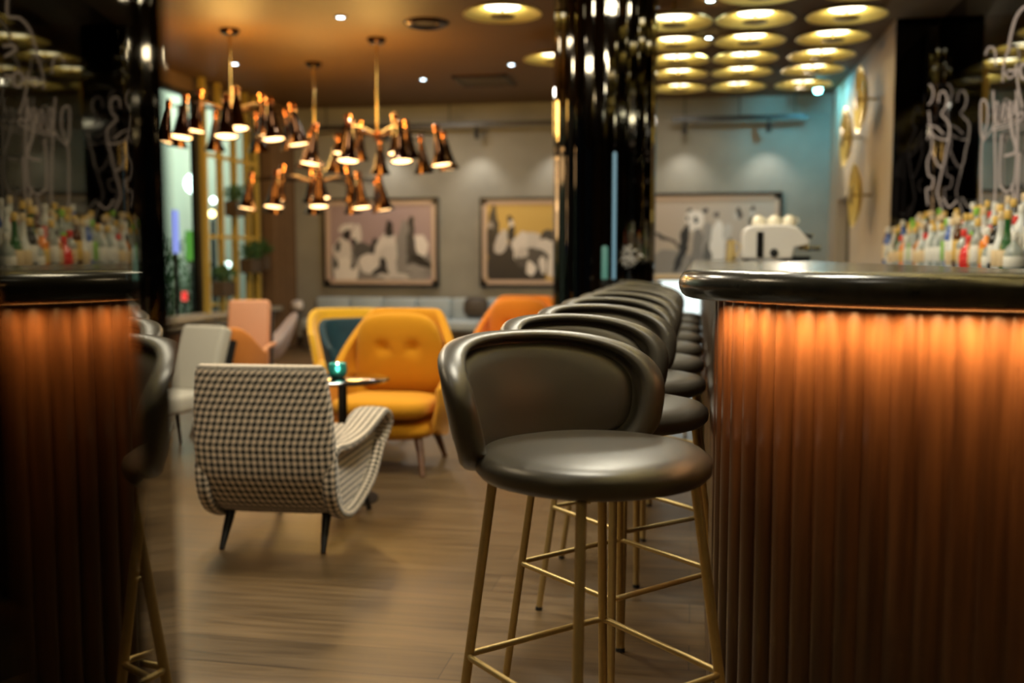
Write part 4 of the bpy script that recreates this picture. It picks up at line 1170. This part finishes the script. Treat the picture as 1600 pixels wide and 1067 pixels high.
neon_fig([[(495, 450), (535, 392), (556, 330), (560, 284), (548, 284), (548, 340), (560, 380), (572, 340), (580, 296), (592, 288), (584, 340), (592, 364), (602, 330), (606, 288), (618, 280), (612, 330), (620, 350), (628, 300), (640, 268), (634, 320), (646, 340), (664, 320)],
          [(664, 320), (672, 340), (655, 362), (600, 388), (545, 402), (540, 392), (600, 372), (650, 350)]],
         'neon handwritten word with an underline loop over the tall neon outline', 'neon_script', .005)
# larger drawing nearer the camera, visible by way of the mirrored column
A0v, A1v = Vector((A0.x, A0.y)), Vector((A1.x, A1.y)); dm = (A1v - A0v).normalized(); nm = Vector((-dm.y, dm.x))
def via_mirror(px, py, X=NX):
    d = ray(px, py); d2 = Vector((d.x, d.y)); tt = nm.dot(A0v) / nm.dot(d2)
    hit = d * tt; r2 = d2 - nm * 2 * d2.dot(nm); t2 = (X - hit.x) / r2.x
    return Vector((X, hit.y + r2.y * t2, EYE + hit.z + d.z * t2))
t_ = thing('neon_drawing', 'large pale neon outline seen reflected in the mirrored column at the upper left', 'neon sign', (NX, 0, 0))
for ln in ([(12, -10), (12, 24), (30, 28), (44, 42), (52, 62), (58, 86)], [(5, 72), (20, 71), (24, 78), (8, 88)], [(8, 118), (20, 120)], [(36, 122), (58, 123)],
           [(58, 178), (50, 215), (43, 243), (62, 250)], [(20, 124), (24, 114), (32, 114), (36, 122), (32, 134), (24, 134), (20, 124)]):
    pts = [(0, via_mirror(*q).y, via_mirror(*q).z) for q in ln]
    tube(smooth_path(pts, 5), .009, 8).obj('neon_tube', M['neon'], t_)

# ------------------------------------------------------------------ light in the room
# soft fill lights added just under the ceiling, no lamps modelled
def down(x, y, e, col, s=.35, z=CEIL - .03): area('fill_light', (x, y, z), s, e, col)
down(-.35, 2.5, 40, (1, .92, .72), .4); down(-.35, 4.4, 36, (1, .92, .72), .4); down(-.35, 6.3, 30, (1, .92, .72), .4); pass
down(-2.3, 4.4, 62, (1, .88, .66), .6); down(-2.6, 2.2, 22, (1, .80, .52), .6); down(-4.2, 6.0, 24, (1, .82, .58), .6)
down(-2.9, 7.0, 22, (1, .86, .66), .5); down(-3.2, 11.3, 26, (1, .93, .8), .5); down(-.2, 11.6, 10, (1, .93, .8), .3)
spot('wall_light', (1.12, 12.3, 2.85), (1.6, 9.4, 1.7), 90, (1, .84, .62), 70, .8, .06)
area('facade_fill_light', (-6.5, 15.5, 4.2), 3, 150, (.85, 1, .88), (0, rad(50), 0))  # unseen area lights added to brighten the facade outside
area('facade_fill_light', (-6.5, 11.5, 4.2), 2, 60, (.85, 1, .88), (0, rad(40), 0))
down(-.95, .9, 5, (1, .92, .74), .4)
for y in (5.4, 6.3, 7.2, 8.1): spot('bottle_light', (1.35, y - .2, CEIL - .05), (1.68, y, 1.3), 22, (1, .96, .88), 50, .7, .1)
